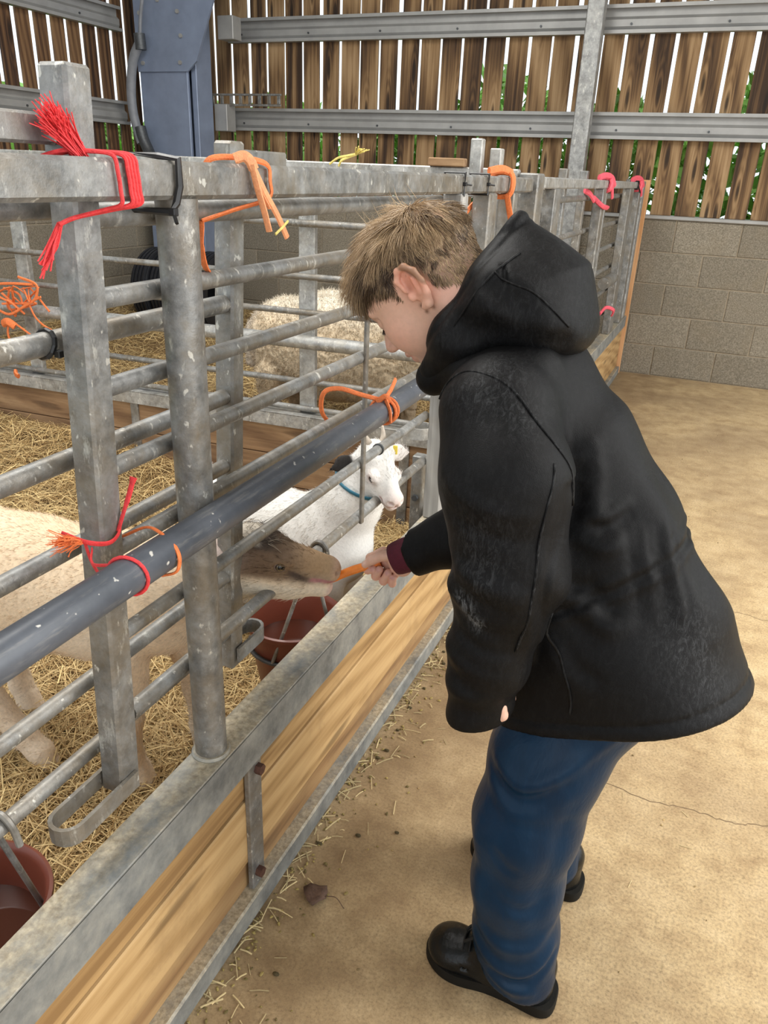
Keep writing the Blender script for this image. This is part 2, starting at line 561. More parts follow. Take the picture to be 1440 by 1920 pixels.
def block_wall(name, axis, face, a0, a1, label, out):
    """axis: direction the wall runs; face: inner face coordinate; out: +1 when the room lies on the lower side of the face"""
    th = 0.14
    lo, hi = (face, face + th * out) if out > 0 else (face - th, face)
    f0 = lo + 0.006 if out > 0 else lo
    f1 = hi if out > 0 else hi - 0.006
    core = box((a0, f0, 0), (a1, f1, 1.125)) if axis == 0 else box((f0, a0, 0), (f1, a1, 1.125))
    w = mk(name, core, M['mortar'])
    tag(w, label, None, None, 'structure')
    L, H, j = 0.44, 0.225, 0.010
    src = {}
    for c in range(5):
        x = a0 - (0.22 if c % 2 else 0.0)
        while x < a1 - 0.02:
            b0, b1 = max(x + j / 2, a0), min(x + L - j / 2, a1)
            if b1 - b0 > 0.03:
                ln = round(b1 - b0, 3)
                jit = random.uniform(-0.0015, 0.0015)
                ctr = (b0 + b1) / 2
                fc = (face + 0.06 * out) + jit
                if ln not in src:
                    if axis == 0: vf = box((ctr - ln / 2, fc - 0.06, c * H + j / 2), (ctr + ln / 2, fc + 0.06, (c + 1) * H - j / 2), 0.004)
                    else: vf = box((fc - 0.06, ctr - ln / 2, c * H + j / 2), (fc + 0.06, ctr + ln / 2, (c + 1) * H - j / 2), 0.004)
                    src[ln] = mk('block', vf, M['block'], w)
                else:
                    loc = (ctr, fc, c * H + j / 2) if axis == 0 else (fc, ctr, c * H + j / 2)
                    share(src[ln], 'block', loc, w)
            x += L
    return w
wall_back = block_wall('wall_back', 0, YB, XL, 2.6, 'grey concrete block wall topped by upright cladding boards', 1)
wall_left = block_wall('wall_left', 1, XL, 0.6, YB, 'shaded concrete block wall under widely spaced cladding boards', -1)

# steel angle on top of the blocks
mk('sill_angle', box((XL, YB - 0.02, 1.125), (2.6, YB + 0.14, 1.15), 0.004), M['purlin'], wall_back)
mk('sill_angle', box((XL - 0.14, 0.6, 1.125), (XL + 0.02, YB, 1.15), 0.004), M['purlin'], wall_left)

def board(axis, ctr, width, face, z0, z1, parent, mat, tilt):
    th = 0.022
    if axis == 0: V, F = box((ctr - width / 2, face, z0), (ctr + width / 2, face + th, z1), 0.003)
    else: V, F = box((face - th, ctr - width / 2, z0), (face, ctr + width / 2, z1), 0.003)
    V = V.copy()
    V[:, axis] += (V[:, 2] - z0) * tilt
    return mk('board', (V, F), mat, parent)

x = XL + 0.06
while x < 2.5:
    w = 0.142 + random.uniform(-0.007, 0.008)
    board(0, x, w, YB + 0.062 + random.uniform(-0.004, 0.004), 1.15, 3.1, wall_back, M['slat'], random.uniform(-0.004, 0.004))
    x += 0.1685
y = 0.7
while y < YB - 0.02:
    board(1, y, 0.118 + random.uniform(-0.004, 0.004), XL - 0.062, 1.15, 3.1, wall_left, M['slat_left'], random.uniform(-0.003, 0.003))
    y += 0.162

# sigma-section rails carrying the boards
def rail_profile(sign, base, z):
    # depth measured into the room
    pr = [(0.0, 0.0), (0.062, 0.0), (0.062, 0.022), (0.058, 0.022), (0.058, 0.006), (0.012, 0.006), (0.034, 0.045), (0.034, 0.085),
          (0.010, 0.105), (0.010, 0.160), (0.058, 0.160), (0.058, 0.148), (0.062, 0.148), (0.062, 0.170), (0.0, 0.170)]
    return [(base + sign * d, z + h) for d, h in pr]
def rails(wall, axis, face, sign, a0, a1, zs, joints):
    for z in zs:
        cuts = [a0] + joints + [a1]
        for k in range(len(cuts) - 1):
            r = mk('cladding_rail', extrude_profile(rail_profile(sign, face, z), axis, cuts[k] + 0.002, cuts[k + 1] - 0.002), M['purlin'], wall)
            b0 = cuts[k] + 0.12
            first = None
            while b0 < cuts[k + 1] - 0.05:
                zz = z + 0.058
                d = face + sign * 0.034
                if first is None:
                    p0, p1 = ((b0, d, zz), (b0, d + sign * 0.008, zz)) if axis == 0 else ((d, b0, zz), (d + sign * 0.008, b0, zz))
                    first = mk('bolt', sweep([p0, p1], 0.008, 6), M['dark_iron'], r)
                    off = PLOC[first.name] - as_np((b0, d, zz) if axis == 0 else (d, b0, zz))
                else:
                    share(first, 'bolt', as_np((b0, d, zz) if axis == 0 else (d, b0, zz)) + off, r)
                b0 += 0.62
rails(wall_back, 0, YB + 0.055, -1, -4.12, 2.55, (1.637, 2.283), [0.19])
rails(wall_left, 1, XL - 0.055, 1, 0.8, YB - 0.5, (1.637, 2.30), [])

# corner column with its haunch plate
def column():
    x0, x1, y0, y1 = -4.64, -4.13, 5.70, 5.98
    t = thing('steel_column', ((x0 + x1) / 2, (y0 + y1) / 2, 0), 'blue-grey steel column with bolted haunch plate in the barn corner', 'column')
    mk('flange', box((x0, y0, 0), (x1 - 0.05, y0 + 0.03, 3.55), 0.004), M['column'], t)
    mk('flange', box((x0, y1 - 0.03, 0), (x1 - 0.05, y1, 3.55), 0.004), M['column'], t)
    mk('web', box(((x0 + x1) / 2 - 0.12, y0 + 0.03, 0), ((x0 + x1) / 2 + 0.10, y1 - 0.03, 3.55), 0.004), M['column'], t)
    mk('side_channel', box((x1 - 0.05, y0 + 0.05, 0), (x1, y1 - 0.02, 3.5), 0.004), M['column'], t)
    pr = [(x0 + 0.0, 2.02), (x1 - 0.03, 2.02), (x1 + 0.06, 2.09), (x1 + 0.30, 2.62), (x1 + 0.75, 3.5), (x0, 3.5)]
    n = len(pr)
    V = [(a, y0 - 0.02, z) for a, z in pr] + [(a, y0 - 0.001, z) for a, z in pr]
    F = [tuple(range(n)), tuple(range(2 * n - 1, n - 1, -1))] + [(i, n + i, n + (i + 1) % n, (i + 1) % n) for i in range(n)]
    h = mk('haunch_plate', (np.array(V), F), M['column'], t)
    for bx, bz in ((-4.58, 2.08), (-4.22, 2.08), (-4.58, 2.42), (-4.20, 2.26), (-4.22, 2.42), (-4.40, 2.50)):
        mk('bolt', sweep([(bx, y0 - 0.02, bz), (bx, y0 - 0.034, bz)], 0.016, 6), M['purlin'], h)
    # end cleats where the rails meet the column
    mk('cleat', box((-4.14, 5.99, 1.62), (-4.02, 6.12, 1.82), 0.004), M['purlin'], t)
    V, F = box((-4.0, 5.88, 2.26), (-3.86, 6.0, 2.42), 0.004)
    mk('cleat', (V, F), M['purlin'], t)
column()

# square galvanised prop in front of the back wall
pr = mk('wall_prop', box((-1.165, 5.98, 0.0), (-1.055, 6.10, 3.55), 0.006), M['galv_clean'])
tag(pr, 'tall square galvanised steel prop standing against the boarded back wall', 'post')

# slotted cable tray lying on the lower rail beside the column
def tray():
    t = thing('cable_tray', (-3.92, 6.06, 1.845), 'short slotted grey cable tray on the wall rail beside the column', 'cable tray')
    mk('side_rail', box((-4.30, 6.03, 1.808), (-3.53, 6.04, 1.825), 0.002), M['galv'], t)
    mk('side_rail', box((-4.30, 6.03, 1.885), (-3.53, 6.05, 1.90), 0.002), M['galv'], t)
    first = None
    for k in range(9):
        xx = -4.27 + k * 0.09
        if first is None:
            first = mk('rung', box((xx - 0.014, 6.028, 1.825), (xx + 0.014, 6.042, 1.885), 0.002), M['galv'], t)
        else:
            share(first, 'rung', (xx, 6.035, 1.825), t)
tray()

# conduit hanging down in front of the left wall boards
def conduit():
    t = thing('cable_conduit', (-4.6, 5.62, 1.42), 'grey flexible cable conduit hanging beside the steel column', 'conduit')
    main = smooth_path([(-4.53, 5.60, 2.22), (-4.61, 5.60, 2.10), (-4.655, 5.60, 1.92), (-4.66, 5.60, 1.74), (-4.63, 5.60, 1.60), (-4.60, 5.6, 1.50)], 6)
    mk('pipe', sweep(main, 0.036, 14), M['conduit'], t, auto=True)
    mk('collar', sweep([(-4.535, 5.6, 2.27), (-4.53, 5.6, 2.16)], 0.043, 14), M['dark_iron'], t, auto=True)
    mk('tail', sweep(smooth_path([(-4.60, 5.6, 1.62), (-4.58, 5.6, 1.54), (-4.53, 5.6, 1.44), (-4.47, 5.58, 1.36)], 5), 0.045, 12), M['dark_iron'], t, auto=True)
    mk('cable', sweep(smooth_path([(-4.53, 5.6, 2.25), (-4.51, 5.6, 2.38), (-4.48, 5.6, 2.50), (-4.50, 5.66, 2.62), (-4.6, 5.66, 2.7)], 6), 0.014, 10), M['conduit'], t, auto=True)
conduit()

# leaning rough plank at the end of the pens
V, F = box((-0.665, 6.13, 0.0), (-0.60, 6.17, 1.38), 0.003)
tag(mk('upright_plank', (V, F), M['orange_plank']), 'orange-brown sawn plank upright at the end of the pens by the block wall', 'plank')

# ---------------- outdoors beyond the boards
def sstep_(x):
    return np.clip((x + 3.2) / 2.5, 0, 1)

def outdoors():
    s = NB('grass_field'); p = s.pos(rand=False)
    s.color(s.ramp(s.noise(p, 3, 6, 0.7), [(0.3, (0.06, 0.13, 0.03)), (0.7, (0.2, 0.34, 0.09))])); s.rough(0.9)
    gr = mk('ground', box((-16, YB + 0.25, -0.14), (10, 24, -0.02)), s.m)
    tag(gr, 'grass outside the barn', None, None, 'structure')
    gr2 = mk('ground', box((-16, -8, -0.14), (XL - 0.22, YB + 0.24, -0.02)), s.m)
    tag(gr2, 'grass along the side of the barn', None, None, 'structure')
    n = 30000
    P = np.column_stack((RNG.uniform(-9, 4.5, n), RNG.uniform(7.6, 8.8, n), RNG.uniform(0.0, 2.3, n)))
    P[:, 2] = np.minimum(P[:, 2], 1.72 + 0.35 * sstep_(P[:, 0]) + 0.25 * np.sin(P[:, 0] * 2.1) + 0.2 * np.sin(P[:, 0] * 5.3 + 1))
    D = RNG.normal(size=(n, 3)); D /= np.linalg.norm(D, axis=1)[:, None]
    U = np.cross(D, RNG.normal(size=(n, 3))); U /= np.linalg.norm(U, axis=1)[:, None]
    L = RNG.uniform(0.05, 0.13, n)[:, None]; W = L * 0.32
    V = np.stack((P - D * L, P + U * W, P + D * L, P - U * W), 1).reshape(-1, 3)
    F = np.arange(4 * n).reshape(n, 4)
    base = np.array([(0.20, 0.40, 0.08)]) * RNG.uniform(0.6, 2.0, (n, 1)) * np.array([1, 1, 1]) + RNG.uniform(0, 0.05, (n, 3)) * np.array([1.2, 0.8, 0.2])
    m = mat_vcol('hedge_leaves', 0.6, 40, 0.1, 0)
    h = mk('hedge', (V, F), m, None, False, np.repeat(base, 4, 0))
    tag(h, 'green leafy hedge seen through gaps between the boards', 'hedge', None, 'stuff')
outdoors()
# ------------------------------------------------------------------ pens
XF = -0.64
def bolt(p, d, r, name, mat, parent, n=6, ln=0.01):
    p = as_np(p); d = as_np(d)
    return mk(name, sweep([p, p + d * ln], r, n), mat, parent)

def front_barrier():
    t = thing('pen_barrier', (XF, 1.0, 0), 'galvanised steel pen barrier with pale plank kickboards in front of the goats', 'barrier')
    y0, y1 = -0.75, 2.70
    # ledge channel: top plate and two lips
    led = mk('ledge_channel', join(box((-0.672, y0, 0.437), (-0.610, y1, 0.443), 0.001), box((-0.617, y0, 0.362), (-0.610, y1, 0.441), 0.0015), box((-0.672, y0, 0.362), (-0.665, y1, 0.441), 0.0015)), M['dusty'], t)
    mk('floor_rail', box((-0.665, y0, 0.0), (-0.602, y1, 0.055), 0.004), M['dusty'], t)
    for z0, z1, dx in ((0.055, 0.122, -0.004), (0.126, 0.277, 0.003), (0.283, 0.43, 0.0)):
        for a, b in ((y0, 0.915), (0.918, y1)):
            mk('plank', box((-0.655, a, z0), (-0.626 + dx, b, z1), 0.003), M['plank_muck'] if z0 < 0.1 else M['plank_front'], t)
    s = mk('strap', box((-0.624, 0.898, 0.058), (-0.612, 0.940, 0.366), 0.002), M['galv'], t)
    bolt((-0.612, 0.925, 0.345), (1, 0, 0), 0.011, 'bolt', M['rust'], s, ln=0.012)
    bolt((-0.612, 0.915, 0.095), (1, 0, 0), 0.011, 'bolt', M['rust'], s, ln=0.012)
    mk('round_post', sweep([(-0.645, 0.838, 0.443), (-0.642, 0.838, 1.316)], 0.0265, 28), M['galv'], t, auto=True)
    mk('weld_collar', sweep(smooth_path([(-0.645 + 0.028 * math.cos(a), 0.838 + 0.028 * math.sin(a), 0.445) for a in np.linspace(0, 2 * math.pi, 16)[:-1]], 2, True), 0.005, 6, closed=True), M['dusty'], t, auto=True)
    mk('top_rail', box((-0.666, y0, 1.315), (-0.621, 2.665, 1.358), 0.005), M['galv'], t)
    # square posts further along
    mk('post', box((-0.668, 1.915, 0.443), (-0.618, 1.968, 1.315), 0.004), M['grey_wood'], t)
    mk('post', box((-0.668, 2.16, 0.443), (-0.618, 2.235, 1.315), 0.004), M['galv'], t)
    mk('post', box((-0.668, 2.42, 0.443), (-0.618, 2.47, 1.315), 0.004), M['galv'], t)
    mk('junction_post', box((-0.672, 2.665, 0.0), (-0.606, 2.755, 1.372), 0.005), M['galv'], t)
    # side plate with a hole-bolt and the round socket by the wooden post
    pl = mk('side_plate', box((-0.735, 1.985, 0.36), (-0.700, 2.02, 0.60), 0.003), M['galv'], t)
    bolt((-0.7175, 1.985, 0.47), (0, -1, 0), 0.010, 'bolt', M['dark_iron'], pl)
    mk('socket_ring', lathe([(0.036, 0.0), (0.040, 0.0), (0.040, 0.035), (0.036, 0.035), (0.036, 0.0)], 24, (-0.745, 2.06, 0.635)), M['galv_light'], t, auto=True)
    mk('latch_pin', sweep([(-0.70, 1.90, 0.842), (-0.60, 1.925, 0.842)], 0.006, 8), M['galv'], t, auto=True)
    # pieces standing above the rail
    mk('upper_post', box((-0.72, 2.27, 1.30), (-0.685, 2.30, 1.452), 0.003), M['galv_light'], t)
    mk('upper_post', box((-0.72, 2.47, 1.30), (-0.685, 2.51, 1.435), 0.003), M['galv_light'], t)
    return t
front_barrier()

def hurdle(label, X, ya, yb, bars, stiles, extra=(), r=0.0125, group=None):
    t = thing('livestock_hurdle', (X, (ya + yb) / 2, min(s[2] for s in stiles)), label, 'hurdle', group)
    for y_top, y_bot, z0, z1, w in stiles:
        V, F = box((X - w / 2, -w / 2, z0), (X + w / 2, w / 2, z1), 0.004)
        V = V.copy(); V[:, 1] += y_bot + (V[:, 2] - z0) / (z1 - z0) * (y_top - y_bot)
        mk('stile', (V, F), M['galv'], t)
    for z, rr in bars:
        mk('bar', sweep([(X, ya, z), (X, yb, z)], rr, 16), M['galv'], t, auto=True)
    return t

def loop_foot(t, X, y, z, direction, L=0.115, w=0.028):
    # flat bar bent into a hanging eye along Y
    pts = []
    r = 0.024
    for a in np.linspace(-math.pi / 2, math.pi / 2, 9):
        pts.append((X + r * math.sin(a), y + direction * (L - r + r * math.cos(a)), z))
    path = [(X - r, y - direction * 0.02, z)] + pts + [(X + r, y - direction * 0.02, z)]
    P = as_np(path)
    hw, th = w / 2, 0.003
    V, F = [], []
    for i, p in enumerate(P):
        a = P[max(i - 1, 0)]; b = P[min(i + 1, len(P) - 1)]
        d = b - a; d /= np.linalg.norm(d)
        nrm = np.array((d[1], -d[0], 0)) * th
        V += [p + nrm - (0, 0, hw), p + nrm + (0, 0, hw), p - nrm + (0, 0, hw), p - nrm - (0, 0, hw)]
    for i in range(len(P) - 1):
        for k in range(4):
            F.append((4 * i + k, 4 * i + (k + 1) % 4, 4 * i + 4 + (k + 1) % 4, 4 * i + 4 + k))
    F += [(3, 2, 1, 0), tuple(4 * (len(P) - 1) + k for k in range(4))]
    return mk('loop_foot', (np.array(V), F), M['galv'], t)

# hurdle the goats push through (front) and the one overlapping it on the left
h2 = hurdle('galvanised hurdle in front of the goats ending at the grey wooden post', -0.682, 0.70, 1.93,
            [(1.296, 0.0145), (1.203, 0.0125), (1.095, 0.0125), (0.990, 0.0125), (0.877, 0.0125), (0.745, 0.0115), (0.610, 0.0125)],
            [(0.716, 0.666, 0.50, 1.447, 0.040)])
mk('brace_rod', box((-0.672, 1.478, 0.60), (-0.664, 1.492, 1.10), 0.002), M['galv'], h2)
mk('bar_sleeve', sweep([(-0.682, 1.60, 0.745), (-0.682, 1.606, 0.745)], 0.0145, 16), M['dark_iron'], h2)
loop_foot(h2, -0.682, 0.655, 0.515, -1)
mk('upper_plate', box((-0.70, -0.7, 1.368), (-0.676, 0.69, 1.398), 0.003), M['galv'], h2)
h1 = hurdle('galvanised hurdle nearest the camera with bars running off the left of the picture', -0.735, -0.7, 1.075,
            [(1.303, 0.014), (1.150, 0.0145), (0.998, 0.0135), (0.876, 0.0125), (0.662, 0.012), (0.545, 0.012)],
            [(1.098, 1.032, 0.47, 1.39, 0.036)])
loop_foot(h1, -0.735, 1.045, 0.50, 1, 0.085, 0.03)
mk('end_plate', box((-0.75, 1.11, 1.352), (-0.715, 1.24, 1.379), 0.003), M['galv'], h1)

# long plastic feed-barrier pipe tied in front of the hurdle
pp = mk('plastic_pipe', sweep([(-0.592, -0.7, 0.882), (-0.594, 1.69, 0.905)], 0.0235, 24), M['pipe'], None, auto=True)
tag(pp, 'thick blue-grey plastic pipe tied along the hurdle bars', 'pipe')

def back_barrier():
    t = thing('pen_barrier', (XF, 4.4, 0), 'far galvanised pen barrier running up to the back wall behind the boy', 'barrier')
    mk('top_rail', box((-0.66, 2.755, 1.325), (-0.618, 5.85, 1.363), 0.004), M['galv_light'], t)
    mk('ledge_channel', box((-0.672, 2.755, 0.36), (-0.610, 6.12, 0.443), 0.004), M['dusty'], t)
    mk('floor_rail', box((-0.665, 2.755, 0.0), (-0.602, 6.12, 0.055), 0.004), M['dusty'], t)
    for z0, z1 in ((0.055, 0.155), (0.158, 0.258), (0.261, 0.36)):
        mk('plank', box((-0.655, 2.755, z0), (-0.626, 6.12, z1), 0.003), M['plank_front'], t)
    for a, b in ((3.0, 3.11), (4.15, 4.24), (5.22, 5.40), (5.72, 5.82)):
        mk('post', box((-0.664, a, 0.443), (-0.616, b, 1.325), 0.004), M['galv'], t)
    for yy in (3.52, 4.02):
        mk('upper_post', box((-0.72, yy, 0.46), (-0.685, yy + 0.05, 1.40), 0.003), M['galv'], t)
    mk('end_post', box((-0.66, 5.93, 0.443), (-0.618, 6.05, 1.37), 0.004), M['galv_clean'], t)
back_barrier()
hb = hurdle('far galvanised hurdle behind the boy tied with pink twine', -0.69, 2.80, 5.72,
            [(1.28, 0.014), (1.125, 0.0125), (0.99, 0.0125), (0.86, 0.0125), (0.715, 0.0125), (0.56, 0.0125)],
            [(2.83, 2.83, 0.46, 1.31, 0.04), (4.65, 4.65, 0.46, 1.37, 0.04), (5.70, 5.70, 0.46, 1.38, 0.04)])
hp = mk('gate_roller', sweep([(-0.645, 4.85, 0.80), (-0.645, 5.25, 0.80)], 0.034, 20), M['galv'], None, auto=True)
tag(hp, 'short thick steel roller tube on the far barrier above the plank kickboards', 'tube')

# ---------------- cross divider between the goat pen and the sheep pen
def divider():
    t = thing('pen_divider', (-0.66, 2.70, 0), 'cross barrier of brown planks with a steel ledge between goat pen and sheep pen', 'barrier')
    mk('ledge_channel', join(box((-4.72, 2.665, 0.436), (-0.68, 2.735, 0.442), 0.001), box((-4.72, 2.665, 0.385), (-0.68, 2.672, 0.441), 0.001), box((-4.72, 2.728, 0.385), (-0.68, 2.735, 0.441), 0.001)), M['galv_light'], t)
    for z0, z1 in ((0.0, 0.115), (0.118, 0.252), (0.255, 0.40)):
        for a, b in ((-4.72, -2.30), (-2.297, -0.69)):
            mk('plank', box((a, 2.68, z0), (b, 2.712, z1), 0.003), M['plank_div'], t)
    for xx in (-1.02, -2.28, -3.9):
        mk('strap', box((xx - 0.02, 2.672, 0.02), (xx + 0.02, 2.682, 0.39), 0.002), M['galv'], t)
    mk('top_rail', box((-4.70, 2.68, 1.348), (-0.68, 2.72, 1.382), 0.004), M['galv_light'], t)
    mk('wood_stub', box((-0.985, 2.66, 1.382), (-0.86, 2.70, 1.408), 0.003), M['plank_div'], t)
    mk('post', box((-0.78, 2.69, 0.443), (-0.735, 2.73, 1.348), 0.004), M['galv'], t)
    t.rotation_euler = (0, 0, math.radians(3.4))
    d = thing('livestock_hurdle', (-0.66, 2.70, 0.44), 'galvanised hurdle on the cross barrier in front of the sheep', 'hurdle')
    for xx in (-1.46, -2.835, -4.5, -0.90):
        mk('stile', box((xx - 0.034, 2.715, 0.443), (xx + 0.034, 2.745, 1.35), 0.004), M['galv_light'], d)
    for z, rr in ((1.172, 0.013), (0.982, 0.012), (0.848, 0.012), (0.733, 0.027), (0.575, 0.012), (0.463, 0.012)):
        mk('bar', sweep([(-4.66, 2.705, z), (-0.72, 2.705, z)], rr, 16), M['galv_light'] if rr > 0.02 else M['galv'], d, auto=True)
    d.rotation_euler = (0, 0, math.radians(3.4))
divider()

# ---------------- buckets on hooks
def bucket(c, label, hook_y, hook_z, lbl2):
    cx, cy, zr = c
    t = thing('feed_bucket', (cx, cy, zr - 0.21), label, 'bucket')
    prof = [(0.0, -0.205), (0.078, -0.205), (0.082, -0.20), (0.112, -0.012), (0.119, -0.012), (0.122, -0.006), (0.121, 0.0), (0.116, 0.002), (0.111, -0.004), (0.108, -0.012), (0.08, -0.195), (0.0, -0.198)]
    mk('body', lathe(prof, 56, (cx, cy, zr)), M['bucket'], t, auto=True)
    w = []
    rw = 0.0985
    V = [(cx, cy, zr - 0.075)] + [(cx + rw * math.cos(a), cy + rw * math.sin(a), zr - 0.075) for a in np.linspace(0, 2 * math.pi, 49)[:-1]]
    F = [(0, 1 + i, 1 + (i + 1) % 48) for i in range(48)]
    mk('water', (np.array(V), F), M['water'], t)
    hk = thing('bucket_hanger', (cx, cy, zr - 0.09), lbl2, 'hanger')
    ring = [(cx + 0.108 * math.cos(a), cy + 0.108 * math.sin(a), zr - 0.075) for a in np.linspace(0, 2 * math.pi, 33)[:-1]]
    mk('ring', sweep(ring, 0.0055, 8, closed=True), M['dark_iron'], hk, auto=True)
    X = -0.682 if hook_z > 0.58 else -0.735
    for k, (yy, ang) in enumerate(((hook_y, 1),)):
        a = as_np((X, yy, hook_z))
        arc = [(X - 0.018, yy, hook_z - 0.02), (X - 0.017, yy, hook_z + 0.004), (X, yy, hook_z + 0.019), (X + 0.017, yy, hook_z + 0.006), (X + 0.020, yy + 0.004, hook_z - 0.03)]
        mk('hook', sweep(smooth_path(arc, 6), 0.0050, 8), M['galv'], hk, auto=True)
        ra = math.atan2(yy - cy, X - cx)
        for s in (-0.9, 0.75):
            e = (cx + 0.108 * math.cos(ra + s), cy + 0.108 * math.sin(ra + s), zr - 0.075)
            mk('rod', sweep([(X - 0.018, yy, hook_z - 0.018), e], 0.0045, 8), M['galv'], hk, auto=True)
bucket((-0.795, 1.385, 0.37), 'terracotta plastic bucket of water under the brown-faced goat', 1.30, 0.61, 'steel hook and ring holding the bucket under the brown-faced goat')
bucket((-0.85, 0.50, 0.34), 'terracotta plastic bucket cut off by the bottom of the left edge', 0.505, 0.545, 'steel hook and ring holding the bucket at the left edge of the picture')

# ---------------- tyres against the back of the sheep pen
def tyre(cx, cy, r, w, label):
    prof = [(r - 0.13, -w * 0.36), (r - 0.09, -w * 0.50), (r - 0.035, -w * 0.50), (r - 0.012, -w * 0.44)]
    for k in range(4):                      # tread ribs with grooves between them
        q0, q1 = -0.40 + 0.205 * k, -0.40 + 0.205 * k + 0.165
        prof += [(r - 0.014, w * q0), (r - 0.002, w * (q0 + 0.02)), (r, w * (q0 + q1) / 2), (r - 0.002, w * (q1 - 0.02)), (r - 0.014, w * q1)]
    prof += [(r - 0.012, w * 0.44), (r - 0.035, w * 0.50), (r - 0.09, w * 0.50), (r - 0.13, w * 0.36), (r - 0.13, -w * 0.36)]
    V, F = lathe(prof, 48)
    V = np.column_stack((V[:, 2] + cx, V[:, 0] + cy, V[:, 1] + r))
    o = tag(mk('tyre', (V, F), M['tyre'], None, auto=True), label, 'tyre', 'tyres behind the sheep')
    return o
for i, (tx, lab) in enumerate(((-4.26, 'black tyre standing in the sheep pen farthest along the row into the corner'), (-4.09, 'black tyre second from the corner in the row behind the sheep'),
                               (-3.92, 'black tyre second from the open end of the row behind the sheep'), (-3.75, 'black tyre at the open right end of the row behind the sheep'))):
    t_ = tyre(tx, 5.30 + 0.02 * (i % 2), 0.315, 0.165, lab)
    t_.location.z += 0.10
# ------------------------------------------------------------------ straw bedding
def hump(x, y):
    x = as_np(x); y = as_np(y)
    z = 0.045 + 0.018 * np.sin(3.1 * x + 1.7 * y) + 0.014 * np.sin(5.3 * y - 2.2 * x + 1)+ 0.008 * np.sin(11 * x + 9 * y)
    z = z + 0.13 * np.clip((y - 1.7) / 0.8, 0, 1) ** 1.5 * np.clip((-1.5 - x) / 0.8, 0, 1) * (y < 2.7)
    z = z + np.where(y > 2.7, 0.07 + 0.10 * np.clip((-3.2 - x) / 1.2, 0, 1) * np.clip((y - 3.6) / 1.0, 0, 1), 0)
    return z
def straw_bed(x0, x1, y0, y1, n, label, near):
    nx, ny = 90, 70
    gx, gy = np.meshgrid(np.linspace(x0, x1, nx), np.linspace(y0, y1, ny), indexing='ij')
    gz = hump(gx, gy) + RNG.normal(0, 0.004, gx.shape)
    V = np.column_stack((gx.ravel(), gy.ravel(), gz.ravel()))
    i = np.arange(nx * ny).reshape(nx, ny)
    F = np.stack((i[:-1, :-1], i[1:, :-1], i[1:, 1:], i[:-1, 1:]), -1).reshape(-1, 4)
    t = thing('straw_bedding', (x0, y0, 0), label, 'straw', None, 'stuff')
    o = mk('litter', (V, F), M['straw_base'], t, True); o['kind'] = 'stuff'
    # stalks
    u = RNG.random(n)
    X = x1 - (x1 - x0) * (u ** near)
    Y = RNG.uniform(y0, y1, n)
    Z = hump(X, Y) + RNG.uniform(-0.004, 0.022, n)
    th = RNG.uniform(0, 2 * math.pi, n) + 0.0
    el = RNG.normal(0, 0.22, n)
    D = np.column_stack((np.cos(th) * np.cos(el), np.sin(th) * np.cos(el), np.sin(el)))
    L = RNG.uniform(0.04, 0.19, n)[:, None]
    W = RNG.uniform(0.0006, 0.0015, n)[:, None]
    S = np.cross(D, np.column_stack((RNG.normal(0, 0.5, n), RNG.normal(0, 0.5, n), np.ones(n)))); S /= np.linalg.norm(S, axis=1)[:, None]
    C = np.column_stack((X, Y, Z))
    bend = np.cross(D, S) * (L * RNG.normal(0, 0.12, (n, 1)))
    bend[:, 2] = np.abs(bend[:, 2])
    a, b, c = C - D * L / 2, C + bend, C + D * L / 2
    V = np.stack((a - S * W, a + S * W, b - S * W, b + S * W, c - S * W * 0.5, c + S * W * 0.5), 1)
    V[:, :, 2] = np.maximum(V[:, :, 2], 0.012)
    V[:, :, 0] = np.clip(V[:, :, 0], x0, x1)            # stay inside the kickboards
    lim = 2.66 + 0.0594 * (V[:, :, 0] + 0.66)
    V[:, :, 1] = np.minimum(V[:, :, 1], lim - 0.01) if y1 < 2.7 else np.clip(V[:, :, 1], lim + 0.075, y1)
    V = V.reshape(-1, 3)
    k = np.arange(n)[:, None] * 6
    F = np.concatenate((k + np.array([[0, 1, 3, 2]]), k + np.array([[2, 3, 5, 4]])), 0)
    tone = RNG.random((n, 1))
    colr = np.array([[0.34, 0.20, 0.07]]) * (1 - tone) + np.array([[0.92, 0.70, 0.34]]) * tone
    colr *= RNG.uniform(0.7, 1.15, (n, 1))
    s = mk('stalks', (V, F), M['straw'], t, False, np.repeat(colr, 6, 0)); s['kind'] = 'stuff'
straw_bed(-4.74, -0.676, -0.75, 2.60, 170000, 'golden straw bedding covering the goat pen', 2.0)
straw_bed(-4.74, -0.676, 2.76, 6.17, 60000, 'golden straw bedding covering the sheep pen', 1.15)

